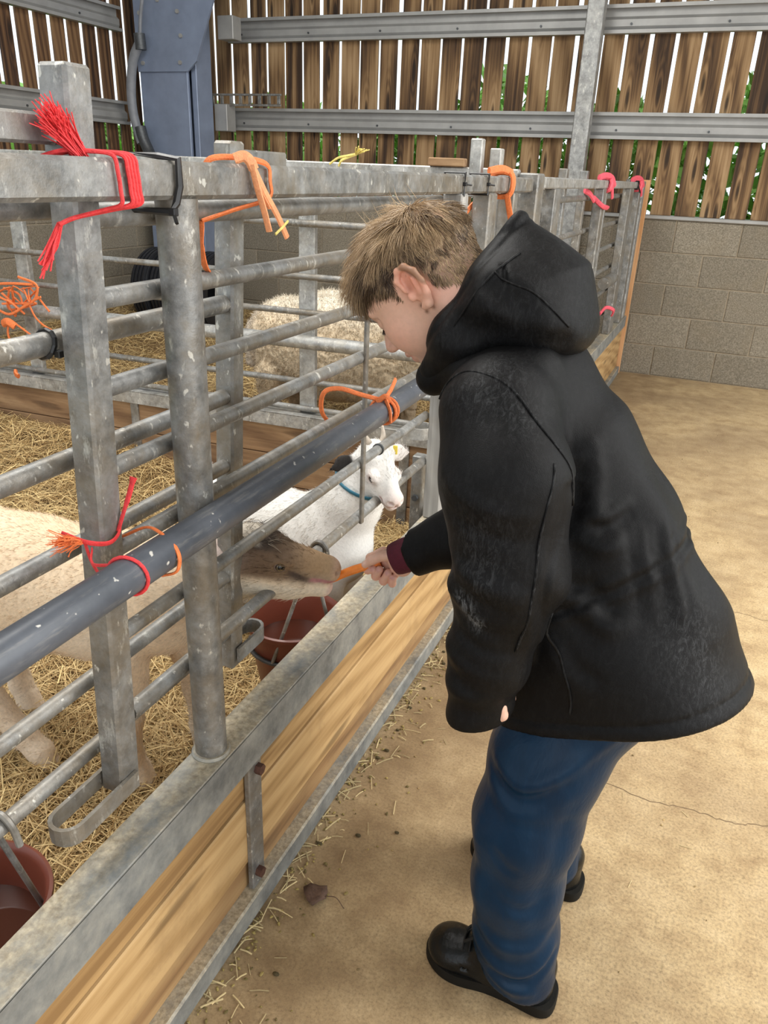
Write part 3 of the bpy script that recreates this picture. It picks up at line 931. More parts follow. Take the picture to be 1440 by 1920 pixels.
# ------------------------------------------------------------------ bits on the walkway floor
def scatter():
    n = 900
    Y = RNG.uniform(0.25, 3.2, n)
    X = -0.598 + np.abs(RNG.exponential(0.035, n))
    Vs, Fs, Cs = [], [], []
    cnt = 0
    for i in range(n):
        kind = RNG.random()
        p = np.array((X[i], Y[i], 0.002))
        th = RNG.uniform(0, 2 * math.pi)
        d = np.array((math.cos(th), math.sin(th), 0))
        if kind < 0.35:
            L = RNG.uniform(0.01, 0.05); w = RNG.uniform(0.0008, 0.0016)
            col = np.array((0.75, 0.60, 0.32)) * RNG.uniform(0.6, 1.15)
            v, f = sweep([p - d * L / 2 + (0, 0, w), p + (0, 0, w + 0.002), p + d * L / 2 + (0, 0, w)], w, 4)
        else:
            L = RNG.uniform(0.0015, 0.0045)
            col = np.array((0.20, 0.15, 0.05)) * RNG.uniform(0.6, 2.2)
            v, f = sweep([p - d * L, p + (0, 0, 0.001), p + d * L], [L * 0.45, L * 0.7, L * 0.4], 5)
            v[:, 2] = np.maximum(v[:, 2], 0.0006)
        Vs.append(v); Fs += [tuple(j + cnt for j in q) for q in f]; Cs.append(np.tile(col, (len(v), 1))); cnt += len(v)
    o = mk('floor_debris', (np.concatenate(Vs), Fs), M['vdirt'], None, False, np.concatenate(Cs))
    tag(o, 'chaff and straw bits swept along the foot of the barrier', 'chaff', None, 'stuff')
    # scattered over the walkway
    Vs, Fs, Cs, cnt = [], [], [], 0
    for i in range(420):
        p = np.array((RNG.uniform(-0.57, 1.2), RNG.uniform(0.3, 5.5), 0.001))
        th = RNG.uniform(0, 6.28); d = np.array((math.cos(th), math.sin(th), 0))
        if RNG.random() < 0.3:
            L = RNG.uniform(0.01, 0.05); w = 0.0007; col = np.array((0.72, 0.58, 0.32)) * RNG.uniform(0.6, 1.1)
            v, f = sweep([p - d * L / 2 + (0, 0, w), p + (0, 0, w), p + d * L / 2 + (0, 0, w)], w, 4)
        else:
            L = RNG.uniform(0.001, 0.003); col = np.array((0.2, 0.14, 0.06)) * RNG.uniform(0.5, 3.0)
            v, f = sweep([p - d * L, p + (0, 0, 0.0008), p + d * L], [L * 0.4, L * 0.7, L * 0.4], 5)
            v[:, 2] = np.maximum(v[:, 2], 0.0005)
        Vs.append(v); Fs += [tuple(j + cnt for j in q) for q in f]; Cs.append(np.tile(col, (len(v), 1))); cnt += len(v)
    o = mk('floor_debris', (np.concatenate(Vs), Fs), M['vdirt'], None, False, np.concatenate(Cs))
    tag(o, 'loose specks and stalks scattered over the walkway floor', 'chaff', None, 'stuff')
scatter()

def pellet(x, y, s, label):
    P = [(x - s, y, s * 0.62), (x - s * 0.5, y, s * 0.64), (x + s * 0.5, y + s * 0.1, s * 0.64), (x + s, y + s * 0.1, s * 0.62)]
    o = mk('dropping', sweep(P, [s * 0.3, s * 0.6, s * 0.6, s * 0.3], 8), M['pellet'], None, auto=True)
    tag(o, label, 'dropping', 'droppings on the walkway')
M['pellet'] = mat_plain('dropping', (0.075, 0.055, 0.02), 0.8, var=0.4, scale=90, bump=0.4)
ORD = ('first', 'second', 'third', 'fourth', 'fifth', 'sixth', 'seventh', 'eighth', 'ninth', 'last')
spots = sorted(((-0.505, 1.155, 0.006), (-0.572, 1.098, 0.0065), (-0.43, 1.20, 0.005), (-0.565, 1.40, 0.006), (-0.555, 1.435, 0.006), (-0.56, 1.52, 0.005), (-0.565, 1.62, 0.006),
                (-0.56, 1.72, 0.005), (-0.55, 1.86, 0.006), (-0.57, 1.92, 0.005)), key=lambda q: q[1])
for k_, (x_, y_, s_) in enumerate(spots):
    pellet(x_, y_, s_, 'small dark dropping along the barrier foot, %s counting away from the dead leaf' % ORD[k_])
pellet(0.28, 1.02, 0.006, 'single small dropping on bare floor to the right of the black shoes')
pellet(-0.505, 0.80, 0.006, 'single small dropping in front of the black shoe toe')

def dead_leaf():
    t = thing('dead_leaf', (-0.515, 0.975, 0.0), 'curled brown dead leaf with a thin stalk on the concrete floor', 'leaf')
    outline = [(-0.033, 0.004), (-0.022, 0.017), (-0.004, 0.024), (0.010, 0.026), (0.018, 0.014), (0.020, 0.002), (0.014, -0.014), (0.004, -0.026), (-0.010, -0.020), (-0.024, -0.010)]
    n = len(outline)
    V = [(-0.515, 0.978, 0.008)]
    for ring, (s, z) in enumerate(((0.5, 0.009), (1.0, 0.004))):
        for k, (a, b) in enumerate(outline):
            V.append((-0.515 + a * s, 0.978 + b * s, z + (0.004 * math.sin(k * 2.3) + 0.004) * s))
    F = [(0, 1 + k, 1 + (k + 1) % n) for k in range(n)] + [(1 + k, 1 + n + k, 1 + n + (k + 1) % n, 1 + (k + 1) % n) for k in range(n)]
    b = mk('blade', (np.array(V), F), M['leaf'], t, True)
    md = b.modifiers.new('thickness', 'SOLIDIFY'); md.thickness = 0.001
    mk('stalk', sweep(smooth_path([(-0.497, 0.982, 0.008), (-0.475, 0.985, 0.012), (-0.452, 0.975, 0.004)], 5), 0.0009, 6), M['leaf'], t, True)
M['leaf'] = mat_plain('dead_leaf', (0.13, 0.075, 0.05), 0.85, var=0.4, scale=120, bump=0.4)
dead_leaf()

# ------------------------------------------------------------------ twine and cable ties
def ribbon(pts, r, sub=5, n=7, flat=0.55):
    return sweep(smooth_path(pts, sub), r, n, flat=flat)
def frayed(base, d, n, L, r, spread, root=0.0):
    out = []
    base, d = as_np(base), as_np(d) / np.linalg.norm(d)
    for k in range(n):
        o = RNG.normal(0, 1, 3) * root
        e = d + RNG.normal(0, spread, 3) + o * 6
        b = base + o
        out.append(sweep(smooth_path([b, b + e * L * 0.5, b + (e + RNG.normal(0, 0.10, 3)) * L * RNG.uniform(0.8, 1.08)], 3), [r, r, r, r, r * 0.9, r * 0.8, r * 0.7][:7], 4))
    return join(*out)
def wrap_box(y, r, x0=-0.668, x1=-0.619, z0=1.313, z1=1.360, skew=0.0, closed=True):
    e = r * 0.6
    return [(x1 + e, y, z0 - e), (x1 + e, y + skew * 0.5, z1 + e), (x0 - e, y + skew, z1 + e), (x0 - e, y + skew * 0.5, z0 - e)]

def twine(name, label, mat, pieces, loc, group='baler twine tied on the pens'):
    t = thing(name, loc, label, 'twine', group)
    for pname, vf, m in pieces:
        mk(pname, vf, m or mat, t, auto=True)
    return t

X1, X0 = -0.617, -0.670
# red bundle on the top rail
pcs = []
for k, dy in enumerate((0.0, 0.016, 0.021, 0.026, 0.031)):
    y = 0.705 + dy
    pcs.append(('strand', ribbon([(-0.69, 0.66 + dy * 0.3, 1.352), (X0 + 0.01, 0.675 + dy * 0.4, 1.3625), (-0.64, 0.692 + dy * 0.8, 1.3635), (X1 - 0.002, y, 1.361), (X1 + 0.001, y + 0.003, 1.345), (X1 + 0.001, y + 0.005, 1.325), (X1, y + 0.005, 1.312), (-0.635, 0.705 + dy * 0.5, 1.306), (-0.66, 0.685, 1.297), (-0.668, 0.668, 1.290)], 0.0024, flat=0.9), None))
pcs.append(('tuft', frayed((-0.650, 0.690, 1.362), (-0.12, -0.52, 0.62), 300, 0.044, 0.0008, 0.09, 0.0035), None))
pcs.append(('tail', frayed((-0.669, 0.671, 1.290), (-0.25, -0.42, -0.9), 16, 0.055, 0.0013, 0.09, 0.0012), None))
twine('twine_knot', 'thick bundle of red twine with a frayed tuft lashed around the near top rail', M['red'], pcs, (-0.64, 0.69, 1.29))
# orange hank on the top rail
pcs = [('loop', ribbon([(X0, 0.935, 1.345), (X0 + 0.01, 0.94, 1.3625), (-0.64, 0.965, 1.366), (X1 - 0.004, 0.985, 1.364), (X1 + 0.001, 1.015, 1.357), (X1 + 0.002, 1.018, 1.338), (X1 + 0.001, 1.015, 1.315), (-0.64, 0.965, 1.300), (-0.665, 0.92, 1.285)], 0.0042), M['orange']),
       ('knot', ribbon([(-0.632, 0.955, 1.364), (-0.622, 0.963, 1.368), (-0.615, 0.968, 1.362), (-0.612, 0.972, 1.352)], 0.0075), M['orange_pale']),
       ('tail', ribbon([(-0.613, 0.968, 1.358), (-0.610, 0.975, 1.33), (-0.606, 0.985, 1.300), (-0.603, 0.993, 1.272)], 0.0052), M['orange_pale']),
       ('tail', ribbon([(-0.613, 0.970, 1.356), (-0.608, 0.990, 1.325), (-0.602, 1.015, 1.292), (-0.598, 1.034, 1.262)], 0.0050), M['orange_pale']),
       ('tail', ribbon([(-0.613, 0.969, 1.354), (-0.609, 0.982, 1.325), (-0.605, 0.998, 1.302)], 0.003), M['orange_pale']),
       ('hanging_end', ribbon([(-0.665, 0.92, 1.285), (-0.672, 0.925, 1.25), (-0.680, 0.945, 1.22), (-0.69, 0.975, 1.212)], [0.0042, 0.005, 0.005, 0.005, 0.005, 0.006, 0.006, 0.006, 0.006, 0.006, 0.006, 0.006, 0.005, 0.004, 0.003, 0.003], flat=0.4), M['orange']),
       ('yellow_end', ribbon([(-0.600, 1.005, 1.268), (-0.598, 1.022, 1.277), (-0.597, 1.036, 1.285)], 0.0022), M['yellow'])]
twine('twine_knot', 'faded orange twine hank with hanging tails on the top rail beside the round post', M['orange'], pcs, (-0.64, 0.97, 1.26))
# yellow knot behind on the cross barrier rail
pcs = [('strand', ribbon([(-1.33, 2.60, 1.375), (-1.29, 2.585, 1.395), (-1.25, 2.58, 1.403), (-1.22, 2.59, 1.41)], 0.004), None),
       ('strand', ribbon([(-1.29, 2.59, 1.37), (-1.27, 2.58, 1.39), (-1.22, 2.59, 1.41)], 0.005), None),
       ('tuft', frayed((-1.225, 2.59, 1.408), (0.6, -0.2, 0.3), 12, 0.03, 0.003, 0.35), None)]
twine('twine_knot', 'yellow twine knot on the rail of the cross barrier', M['yellow'], pcs, (-1.27, 2.59, 1.37))
# red tie on the near stile at the pipe, and its loop around the pipe
pcs = [('loop', ribbon([(-0.70, 0.640, 0.925), (-0.668, 0.648, 0.916), (-0.655, 0.672, 0.908), (-0.658, 0.695, 0.914), (-0.672, 0.705, 0.920), (-0.70, 0.70, 0.925)], 0.0036), None),
       ('end', ribbon([(-0.660, 0.695, 0.914), (-0.656, 0.702, 0.935), (-0.652, 0.714, 0.962), (-0.650, 0.722, 0.982)], [0.003] * 8 + [0.004] * 6 + [0.005, 0.006]), None),
       ('tuft', frayed((-0.675, 0.642, 0.918), (-0.2, -0.8, 0.30), 90, 0.030, 0.0006, 0.2, 0.002), M['orange']),
       ('down_strand', ribbon([(-0.672, 0.648, 0.915), (-0.668, 0.652, 0.885), (-0.650, 0.650, 0.865)], 0.0026), None)]
twine('twine_knot', 'red twine tied around the near square stile with a loose upright end', M['red'], pcs, (-0.67, 0.67, 0.87))
def pipe_loop(y, r, skew=0.0, R=0.0258):
    zc = 0.882 + (y + 0.7) / 2.39 * 0.023
    return [(-0.593 + R * math.cos(a), y + skew * math.cos(a), zc + R * math.sin(a)) for a in np.linspace(0, 2 * math.pi, 21)[:-1]]
twine('twine_loop', 'thin red twine loop around the near length of plastic pipe', M['red'], [('loop', sweep(pipe_loop(0.632, 0, 0.006), 0.0024, 7, closed=True), None), ('strand', ribbon([(-0.612, 0.626, 0.908), (-0.645, 0.63, 0.90), (-0.668, 0.655, 0.905)], 0.0022), None)], (-0.593, 0.632, 0.86))
twine('twine_loop', 'orange twine loop tying the plastic pipe to the bar beside the round post', M['orange'], [('loop', ribbon([(-0.685, 0.70, 0.868), (-0.692, 0.715, 0.885), (-0.675, 0.720, 0.893), (-0.63, 0.715, 0.918), (-0.60, 0.708, 0.918), (-0.577, 0.702, 0.910), (-0.5665, 0.698, 0.895), (-0.571, 0.695, 0.876), (-0.59, 0.69, 0.868)], 0.0034), None)], (-0.62, 0.70, 0.865))
pcs = [('loop', sweep(pipe_loop(1.425, 0, 0.004, 0.027), 0.0036, 7, closed=True), None), ('loop', sweep(pipe_loop(1.412, 0, 0.004, 0.027), 0.0036, 7, closed=True), None),
       ('strand', ribbon([(-0.60, 1.40, 0.93), (-0.63, 1.375, 0.942), (-0.665, 1.35, 0.955), (-0.692, 1.335, 0.945), (-0.70, 1.345, 0.90), (-0.68, 1.37, 0.862)], 0.005), None),
       ('knot', ribbon([(-0.60, 1.395, 0.925), (-0.585, 1.40, 0.938), (-0.578, 1.405, 0.928), (-0.59, 1.41, 0.92)], 0.006), None),
       ('end', ribbon([(-0.585, 1.40, 0.932), (-0.585, 1.43, 0.945), (-0.59, 1.465, 0.958)], 0.006), None),
       ('end', ribbon([(-0.582, 1.40, 0.93), (-0.568, 1.39, 0.91), (-0.562, 1.38, 0.89)], 0.005), None)]
twine('twine_knot', 'orange twine knot on the far length of the plastic pipe below the boy face', M['orange'], pcs, (-0.6, 1.4, 0.86))
# orange at the far end of the near top rail
pcs = [('loop', sweep(smooth_path(wrap_box(2.35, 0.005, skew=0.02), 5, True), 0.008, 7, closed=True), None), ('knot', ribbon([(-0.66, 2.27, 1.37), (-0.64, 2.33, 1.378), (-0.62, 2.37, 1.368)], 0.011), None),
       ('end', ribbon([(-0.66, 2.25, 1.31), (-0.675, 2.18, 1.28), (-0.68, 2.12, 1.25)], 0.008), None), ('end', ribbon([(-0.62, 2.34, 1.31), (-0.612, 2.36, 1.26), (-0.605, 2.38, 1.22)], 0.009), None)]
twine('twine_knot', 'orange twine tied on the top rail above the black hood', M['orange'], pcs, (-0.64, 2.34, 1.22))
for yy, lab, s in ((4.28, 'pink twine bow on the far top rail beside the square prop', 1.0), (5.62, 'pink twine tied at the far end of the top rail by the orange plank', 1.2)):
    pcs = [('loop', sweep(smooth_path(wrap_box(yy, 0.006, -0.662, -0.616, 1.323, 1.365, 0.05), 5, True), 0.012, 7, closed=True), None),
           ('knot', ribbon([(-0.65, yy - 0.12, 1.372), (-0.63, yy - 0.03, 1.385), (-0.61, yy + 0.05, 1.372), (-0.60, yy + 0.09, 1.34)], 0.016 * s), None),
           ('end', ribbon([(-0.61, yy, 1.37), (-0.60, yy + 0.02, 1.33), (-0.598, yy + 0.06, 1.28)], 0.010), None)]
    twine('twine_knot', lab, M['pink'], pcs, (-0.64, yy, 1.28))
pcs = [('loop', ribbon([(-0.66, 4.12, 1.285), (-0.608, 4.13, 1.245), (-0.602, 4.26, 1.235), (-0.62, 4.27, 1.24)], 0.012), None), ('loop', ribbon([(-0.675, 3.95, 1.315), (-0.66, 4.02, 1.30), (-0.65, 4.1, 1.27)], 0.013), None)]
twine('twine_knot', 'pink twine wound around the far post below the bow', M['pink'], pcs, (-0.64, 4.2, 1.235))
pcs = [('loop', ribbon([(-0.662, 5.02, 0.60), (-0.64, 5.10, 0.63), (-0.60, 5.16, 0.61), (-0.61, 5.2, 0.57)], 0.012), None)]
twine('twine_knot', 'pink twine low on the far barrier beside the hood', M['pink'], pcs, (-0.64, 5.1, 0.57))
pcs = [('loop', ribbon([(-0.612, 2.72, 1.12), (-0.60, 2.76, 1.15), (-0.60, 2.80, 1.17), (-0.61, 2.82, 1.14)], 0.010), None)]
twine('twine_knot', 'scrap of red twine on the junction post just above the hood', M['red'], pcs, (-0.61, 2.77, 1.12))
# tangle of orange twine on the cross barrier at the left
pcs = []
R2 = np.random.default_rng(4)
for k in range(8):
    c0 = np.array((-2.82 + R2.uniform(-0.06, 0.06), 2.515, 0.80 + R2.uniform(-0.05, 0.05)))
    P = [c0 + (R2.uniform(-0.12, 0.12), R2.uniform(-0.02, 0.02), R2.uniform(-0.06, 0.06)) for _ in range(4)]
    pcs.append(('strand', ribbon(P, 0.0050), None))
pcs += [('strand', ribbon([(-2.95, 2.51, 0.74), (-2.86, 2.505, 0.72), (-2.76, 2.505, 0.765), (-2.70, 2.51, 0.80), (-2.68, 2.51, 0.86), (-2.78, 2.51, 0.885)], 0.006), None),
        ('strand', ribbon([(-2.95, 2.51, 0.84), (-2.82, 2.505, 0.855), (-2.70, 2.51, 0.86)], 0.006), None),
        ('tail', ribbon([(-2.74, 2.51, 0.775), (-2.70, 2.505, 0.715), (-2.62, 2.505, 0.675), (-2.50, 2.51, 0.665)], 0.005), None),
        ('tail', ribbon([(-2.84, 2.50, 0.69), (-2.74, 2.50, 0.64), (-2.66, 2.50, 0.585)], 0.005), None),
        ('tail', ribbon([(-2.87, 2.50, 0.68), (-2.88, 2.50, 0.62), (-2.84, 2.50, 0.56)], 0.006), None),
        ('knot', ribbon([(-2.90, 2.50, 0.675), (-2.86, 2.49, 0.69), (-2.83, 2.50, 0.67)], 0.018), None),
        ('loose_end', ribbon([(-2.87, 2.50, 0.465), (-2.86, 2.49, 0.455), (-2.845, 2.49, 0.447)], 0.016), None)]
twine('twine_tangle', 'tangle of orange twine hanging on the cross barrier at the left edge', M['orange'], pcs, (-2.82, 2.51, 0.45))

def cable_tie(label, pts, head, tailp, r=0.0022):
    t = thing('cable_tie', as_np(pts).mean(0), label, 'cable tie', 'black cable ties on the pens')
    mk('band', sweep(pts, r, 6, closed=True, flat=1.4), M['black_plastic'], t)
    h = as_np(head)
    mk('lock', box(h - 0.0045, h + 0.0045, 0.001), M['black_plastic'], t)
    mk('tail', sweep([h, tailp], r * 0.7, 5), M['black_plastic'], t)
cable_tie('black cable tie around the top rail at the round post', [(-0.674, 0.80, 1.364), (-0.64, 0.806, 1.3625), (-0.6155, 0.812, 1.360), (-0.6155, 0.812, 1.33), (-0.617, 0.806, 1.312), (-0.618, 0.797, 1.302), (-0.67, 0.79, 1.302)], (-0.6155, 0.797, 1.302), (-0.606, 0.79, 1.29), 0.0034)
for yy, lab in ((1.925, 'black cable tie on the top rail nearest the boy hair'), (2.13, 'black cable tie on the top rail next to the orange twine')):
    cable_tie(lab, wrap_box(yy, 0.003), (-0.6165, yy, 1.337), (-0.606, yy + 0.02, 1.335), 0.0034)
cable_tie('black cable tie at the far end of the top rail near the orange plank', wrap_box(5.55, 0.003, -0.662, -0.616, 1.323, 1.365), (-0.612, 5.55, 1.34), (-0.60, 5.60, 1.30), 0.007)
cable_tie('black cable tie binding the bar to the near square stile', [(-0.735 + 0.0165 * math.cos(a), 0.688 + 0.006 * math.sin(a), 1.150 + 0.0165 * math.sin(a)) for a in np.linspace(0, 2 * math.pi, 13)[:-1]], (-0.716, 0.690, 1.14), (-0.70, 0.715, 1.136), 0.0026)
# ------------------------------------------------------------------ soft-blended solids (distance field + surface nets)
class Solid:
    def __init__(s, lo, hi, h):
        s.lo = as_np(lo); s.h = h
        s.n = np.ceil((as_np(hi) - s.lo) / h).astype(int) + 1
        s.d = np.full(tuple(s.n), 1.0, np.float32)
        s.ax = [(s.lo[i] + h * np.arange(s.n[i])).astype(np.float32) for i in range(3)]
    def like(s):
        T = Solid.__new__(Solid)
        T.lo, T.h, T.n, T.ax = s.lo, s.h, s.n, s.ax
        T.d = np.full(tuple(s.n), 1.0, np.float32)
        return T
    def _win(s, lo, hi):
        a = np.clip(np.floor((as_np(lo) - s.lo) / s.h).astype(int), 0, s.n - 1)
        b = np.clip(np.ceil((as_np(hi) - s.lo) / s.h).astype(int) + 1, 1, s.n)
        sl = tuple(slice(a[i], b[i]) for i in range(3))
        X = s.ax[0][sl[0]][:, None, None]; Y = s.ax[1][sl[1]][None, :, None]; Z = s.ax[2][sl[2]][None, None, :]
        return sl, X, Y, Z
    def _comb(s, sl, e, k, mode):
        d = s.d[sl]
        if mode == 'add':
            if k > 0:
                h = np.maximum(k - np.abs(d - e), 0) / k
                s.d[sl] = np.minimum(d, e) - h * h * (k * 0.25)
            else: s.d[sl] = np.minimum(d, e)
        elif mode == 'sub':
            e = -e
            if k > 0:
                h = np.maximum(k - np.abs(d - e), 0) / k
                s.d[sl] = np.maximum(d, e) + h * h * (k * 0.25)
            else: s.d[sl] = np.maximum(d, e)
    def cap(s, p0, p1, r0, r1=None, k=0.02, mode='add', sq=None):
        """tapered capsule; sq=(axis vector, factor) squashes distances along that axis (factor>1 = thinner)"""
        r1 = r0 if r1 is None else r1
        p0, p1 = as_np(p0), as_np(p1)
        R = max(r0, r1) * (1.0 if sq is None or sq[1] >= 1 else 1 / sq[1]) + k + 3 * s.h
        sl, X, Y, Z = s._win(np.minimum(p0, p1) - R, np.maximum(p0, p1) + R)
        if X.size == 0 or Y.size == 0 or Z.size == 0: return s
        a = [X - p0[0], Y - p0[1], Z - p0[2]]
        ab = p1 - p0
        if sq is not None:
            u = as_np(sq[0]) / np.linalg.norm(sq[0]); f = sq[1]
            pr = a[0] * u[0] + a[1] * u[1] + a[2] * u[2]
            a = [a[i] + pr * ((f - 1) * u[i]) for i in range(3)]
            ab = ab + u * ((f - 1) * ab.dot(u))
        L = float(ab.dot(ab)) + 1e-12
        t = np.clip((a[0] * ab[0] + a[1] * ab[1] + a[2] * ab[2]) / L, 0, 1)
        e = np.sqrt((a[0] - t * ab[0]) ** 2 + (a[1] - t * ab[1]) ** 2 + (a[2] - t * ab[2]) ** 2) - (r0 + (r1 - r0) * t)
        s._comb(sl, e.astype(np.float32), k, mode)
        return s
    def chain(s, pts, rs, k=0.02, mode='add', sq=None):
        for i in range(len(pts) - 1):
            s.cap(pts[i], pts[i + 1], rs[i], rs[i + 1], k, mode, sq)
        return s
    def ell(s, c, r, axes=None, k=0.02, mode='add'):
        c, r = as_np(c), as_np(r)
        R = r.max() + k + 3 * s.h
        sl, X, Y, Z = s._win(c - R, c + R)
        if X.size == 0 or Y.size == 0 or Z.size == 0: return s
        a = [X - c[0], Y - c[1], Z - c[2]]
        A = np.eye(3) if axes is None else as_np(axes)
        k0 = 0; k1 = 0
        for i in range(3):
            q = a[0] * A[i][0] + a[1] * A[i][1] + a[2] * A[i][2]
            k0 = k0 + (q / r[i]) ** 2
            k1 = k1 + (q / (r[i] ** 2)) ** 2
        k0 = np.sqrt(k0); e = k0 * (k0 - 1.0) / (np.sqrt(k1) + 1e-9)
        s._comb(sl, e.astype(np.float32), k, mode)
        return s
    def cut(s, p, nrm, k=0.0):
        """remove everything on the side nrm points to"""
        nrm = as_np(nrm) / np.linalg.norm(nrm)
        X, Y, Z = s.ax[0][:, None, None], s.ax[1][None, :, None], s.ax[2][None, None, :]
        e = ((X - p[0]) * nrm[0] + (Y - p[1]) * nrm[1] + (Z - p[2]) * nrm[2]).astype(np.float32)
        d = s.d
        if k > 0:
            h = np.maximum(k - np.abs(d - e), 0) / k
            s.d = np.maximum(d, e) + h * h * (k * 0.25)
        else: s.d = np.maximum(d, e)
        return s
    def onto(s, pts, it=4):
        """pull points onto the zero surface"""
        Q = as_np(pts).copy()
        for _ in range(it):
            for i, q in enumerate(Q):
                k = np.clip(np.rint((q - s.lo) / s.h).astype(int), 1, s.n - 2)
                d = float(s.d[tuple(k)])
                gr = np.array([float(s.d[tuple(k + np.eye(3, dtype=int)[a])] - s.d[tuple(k - np.eye(3, dtype=int)[a])]) for a in range(3)])
                L = np.linalg.norm(gr)
                if L > 1e-6 and abs(d) < 0.2: Q[i] = q - gr / L * d
        return Q
    def ridge(s, pts, w, A, sub=4):
        """raise (A>0) or press in (A<0) a soft line along the surface"""
        Q = s.onto(smooth_path(pts, sub))
        sl, X, Y, Z = s._win(Q.min(0) - 3 * w, Q.max(0) + 3 * w)
        best = None
        for i in range(len(Q) - 1):
            p0, ab = Q[i], Q[i + 1] - Q[i]
            L = ab.dot(ab) + 1e-12
            t = np.clip(((X - p0[0]) * ab[0] + (Y - p0[1]) * ab[1] + (Z - p0[2]) * ab[2]) / L, 0, 1)
            d2 = (X - p0[0] - t * ab[0]) ** 2 + (Y - p0[1] - t * ab[1]) ** 2 + (Z - p0[2] - t * ab[2]) ** 2
            fade = math.sin(math.pi * min(max((i + 0.5) / (len(Q) - 1), 0.08), 0.92)) ** 0.6
            v = fade * np.exp(-d2 / (w * w))
            best = v if best is None else np.maximum(best, v)
        s.d[sl] -= (A * best).astype(np.float32)
        return s
    def warp(s, fn):
        """add a field fn(X,Y,Z) to the distances near the surface"""
        X, Y, Z = np.meshgrid(*s.ax, indexing='ij', sparse=True)
        s.d = s.d + fn(X, Y, Z).astype(np.float32)
        return s
    def mesh(s):
        d = s.d
        ins = d < 0
        c = ins[:-1, :-1, :-1].astype(np.int8)
        cnt = np.zeros(tuple(np.array(d.shape) - 1), np.int8)
        for i in (0, 1):
            for j in (0, 1):
                for l in (0, 1):
                    cnt += ins[i:d.shape[0] - 1 + i, j:d.shape[1] - 1 + j, l:d.shape[2] - 1 + l]
        cells = np.argwhere((cnt > 0) & (cnt < 8))
        idx = np.full(cnt.shape, -1, np.int64)
        idx[cells[:, 0], cells[:, 1], cells[:, 2]] = np.arange(len(cells))
        acc = np.zeros((len(cells), 3)); w = np.zeros(len(cells))
        cor = [(i, j, l) for i in (0, 1) for j in (0, 1) for l in (0, 1)]
        val = {q: d[cells[:, 0] + q[0], cells[:, 1] + q[1], cells[:, 2] + q[2]].astype(float) for q in cor}
        for q in cor:
            for a in range(3):
                if q[a] == 0:
                    q2 = tuple(q[b] + (1 if b == a else 0) for b in range(3))
                    v0, v1 = val[q], val[q2]
                    m = (v0 < 0) != (v1 < 0)
                    t = np.where(m, v0 / (v0 - v1 + 1e-20), 0)
                    for b in range(3):
                        acc[:, b] += np.where(m, q[b] + (t if b == a else 0), 0)
                    w += m
        V = s.lo + s.h * (cells + acc / w[:, None])
        F = []
        for a in range(3):
            b1, b2 = (a + 1) % 3, (a + 2) % 3
            sl0 = [slice(None)] * 3; sl1 = [slice(None)] * 3
            sl0[a] = slice(0, -1); sl1[a] = slice(1, None)
            i0, i1 = ins[tuple(sl0)], ins[tuple(sl1)]
            e = np.argwhere(i0 != i1)
            e = e[(e[:, b1] > 0) & (e[:, b2] > 0) & (e[:, b1] < d.shape[b1] - 1) & (e[:, b2] < d.shape[b2] - 1)]
            if len(e) == 0: continue
            flip = ~i0[e[:, 0], e[:, 1], e[:, 2]]
            def ci(o1, o2):
                q = e.copy(); q[:, b1] -= o1; q[:, b2] -= o2
                return idx[q[:, 0], q[:, 1], q[:, 2]]
            Q = np.column_stack((ci(1, 1), ci(0, 1), ci(0, 0), ci(1, 0)))
            Q[flip] = Q[flip][:, ::-1]
            F.append(Q)
        return V, np.concatenate(F)

def relax(V, F, it=2, lam=0.5):
    E = np.concatenate((F[:, [0, 1]], F[:, [1, 2]], F[:, [2, 3]], F[:, [3, 0]]))
    E = np.concatenate((E, E[:, ::-1]))
    n = len(V)
    deg = np.bincount(E[:, 0], minlength=n).astype(float)[:, None]
    for _ in range(it):
        for l in (lam, -lam * 1.04):
            S = np.column_stack([np.bincount(E[:, 0], weights=V[E[:, 1], a], minlength=n) for a in range(3)])
            V = V + l * (S / np.maximum(deg, 1) - V)
    return V

def vnormals(V, F):
    n = np.cross(V[F[:, 2]] - V[F[:, 0]], V[F[:, 3]] - V[F[:, 1]])
    N = np.zeros_like(V)
    for k in range(4):
        for a in range(3):
            N[:, a] += np.bincount(F[:, k], weights=n[:, a], minlength=len(V))
    return N / (np.linalg.norm(N, axis=1)[:, None] + 1e-12)

def gauss(V, c, r):
    return np.exp(-((V - as_np(c)) ** 2).sum(1) / (r * r))
def lerp_col(col, w, c):
    w = np.clip(w, 0, 1)[:, None]
    return col * (1 - w) + as_np(c)[None, :] * w
def sstep(x, a, b):
    t = np.clip((x - a) / (b - a), 0, 1)
    return t * t * (3 - 2 * t)
def vnoise(V, s, seed=0):
    r = np.random.default_rng(seed)
    out = np.zeros(len(V))
    for k in range(7):
        d = r.normal(size=3); d /= np.linalg.norm(d)
        out += np.sin(V.dot(d) * s * r.uniform(0.6, 1.8) + r.uniform(0, 6.28))
    return out / 7

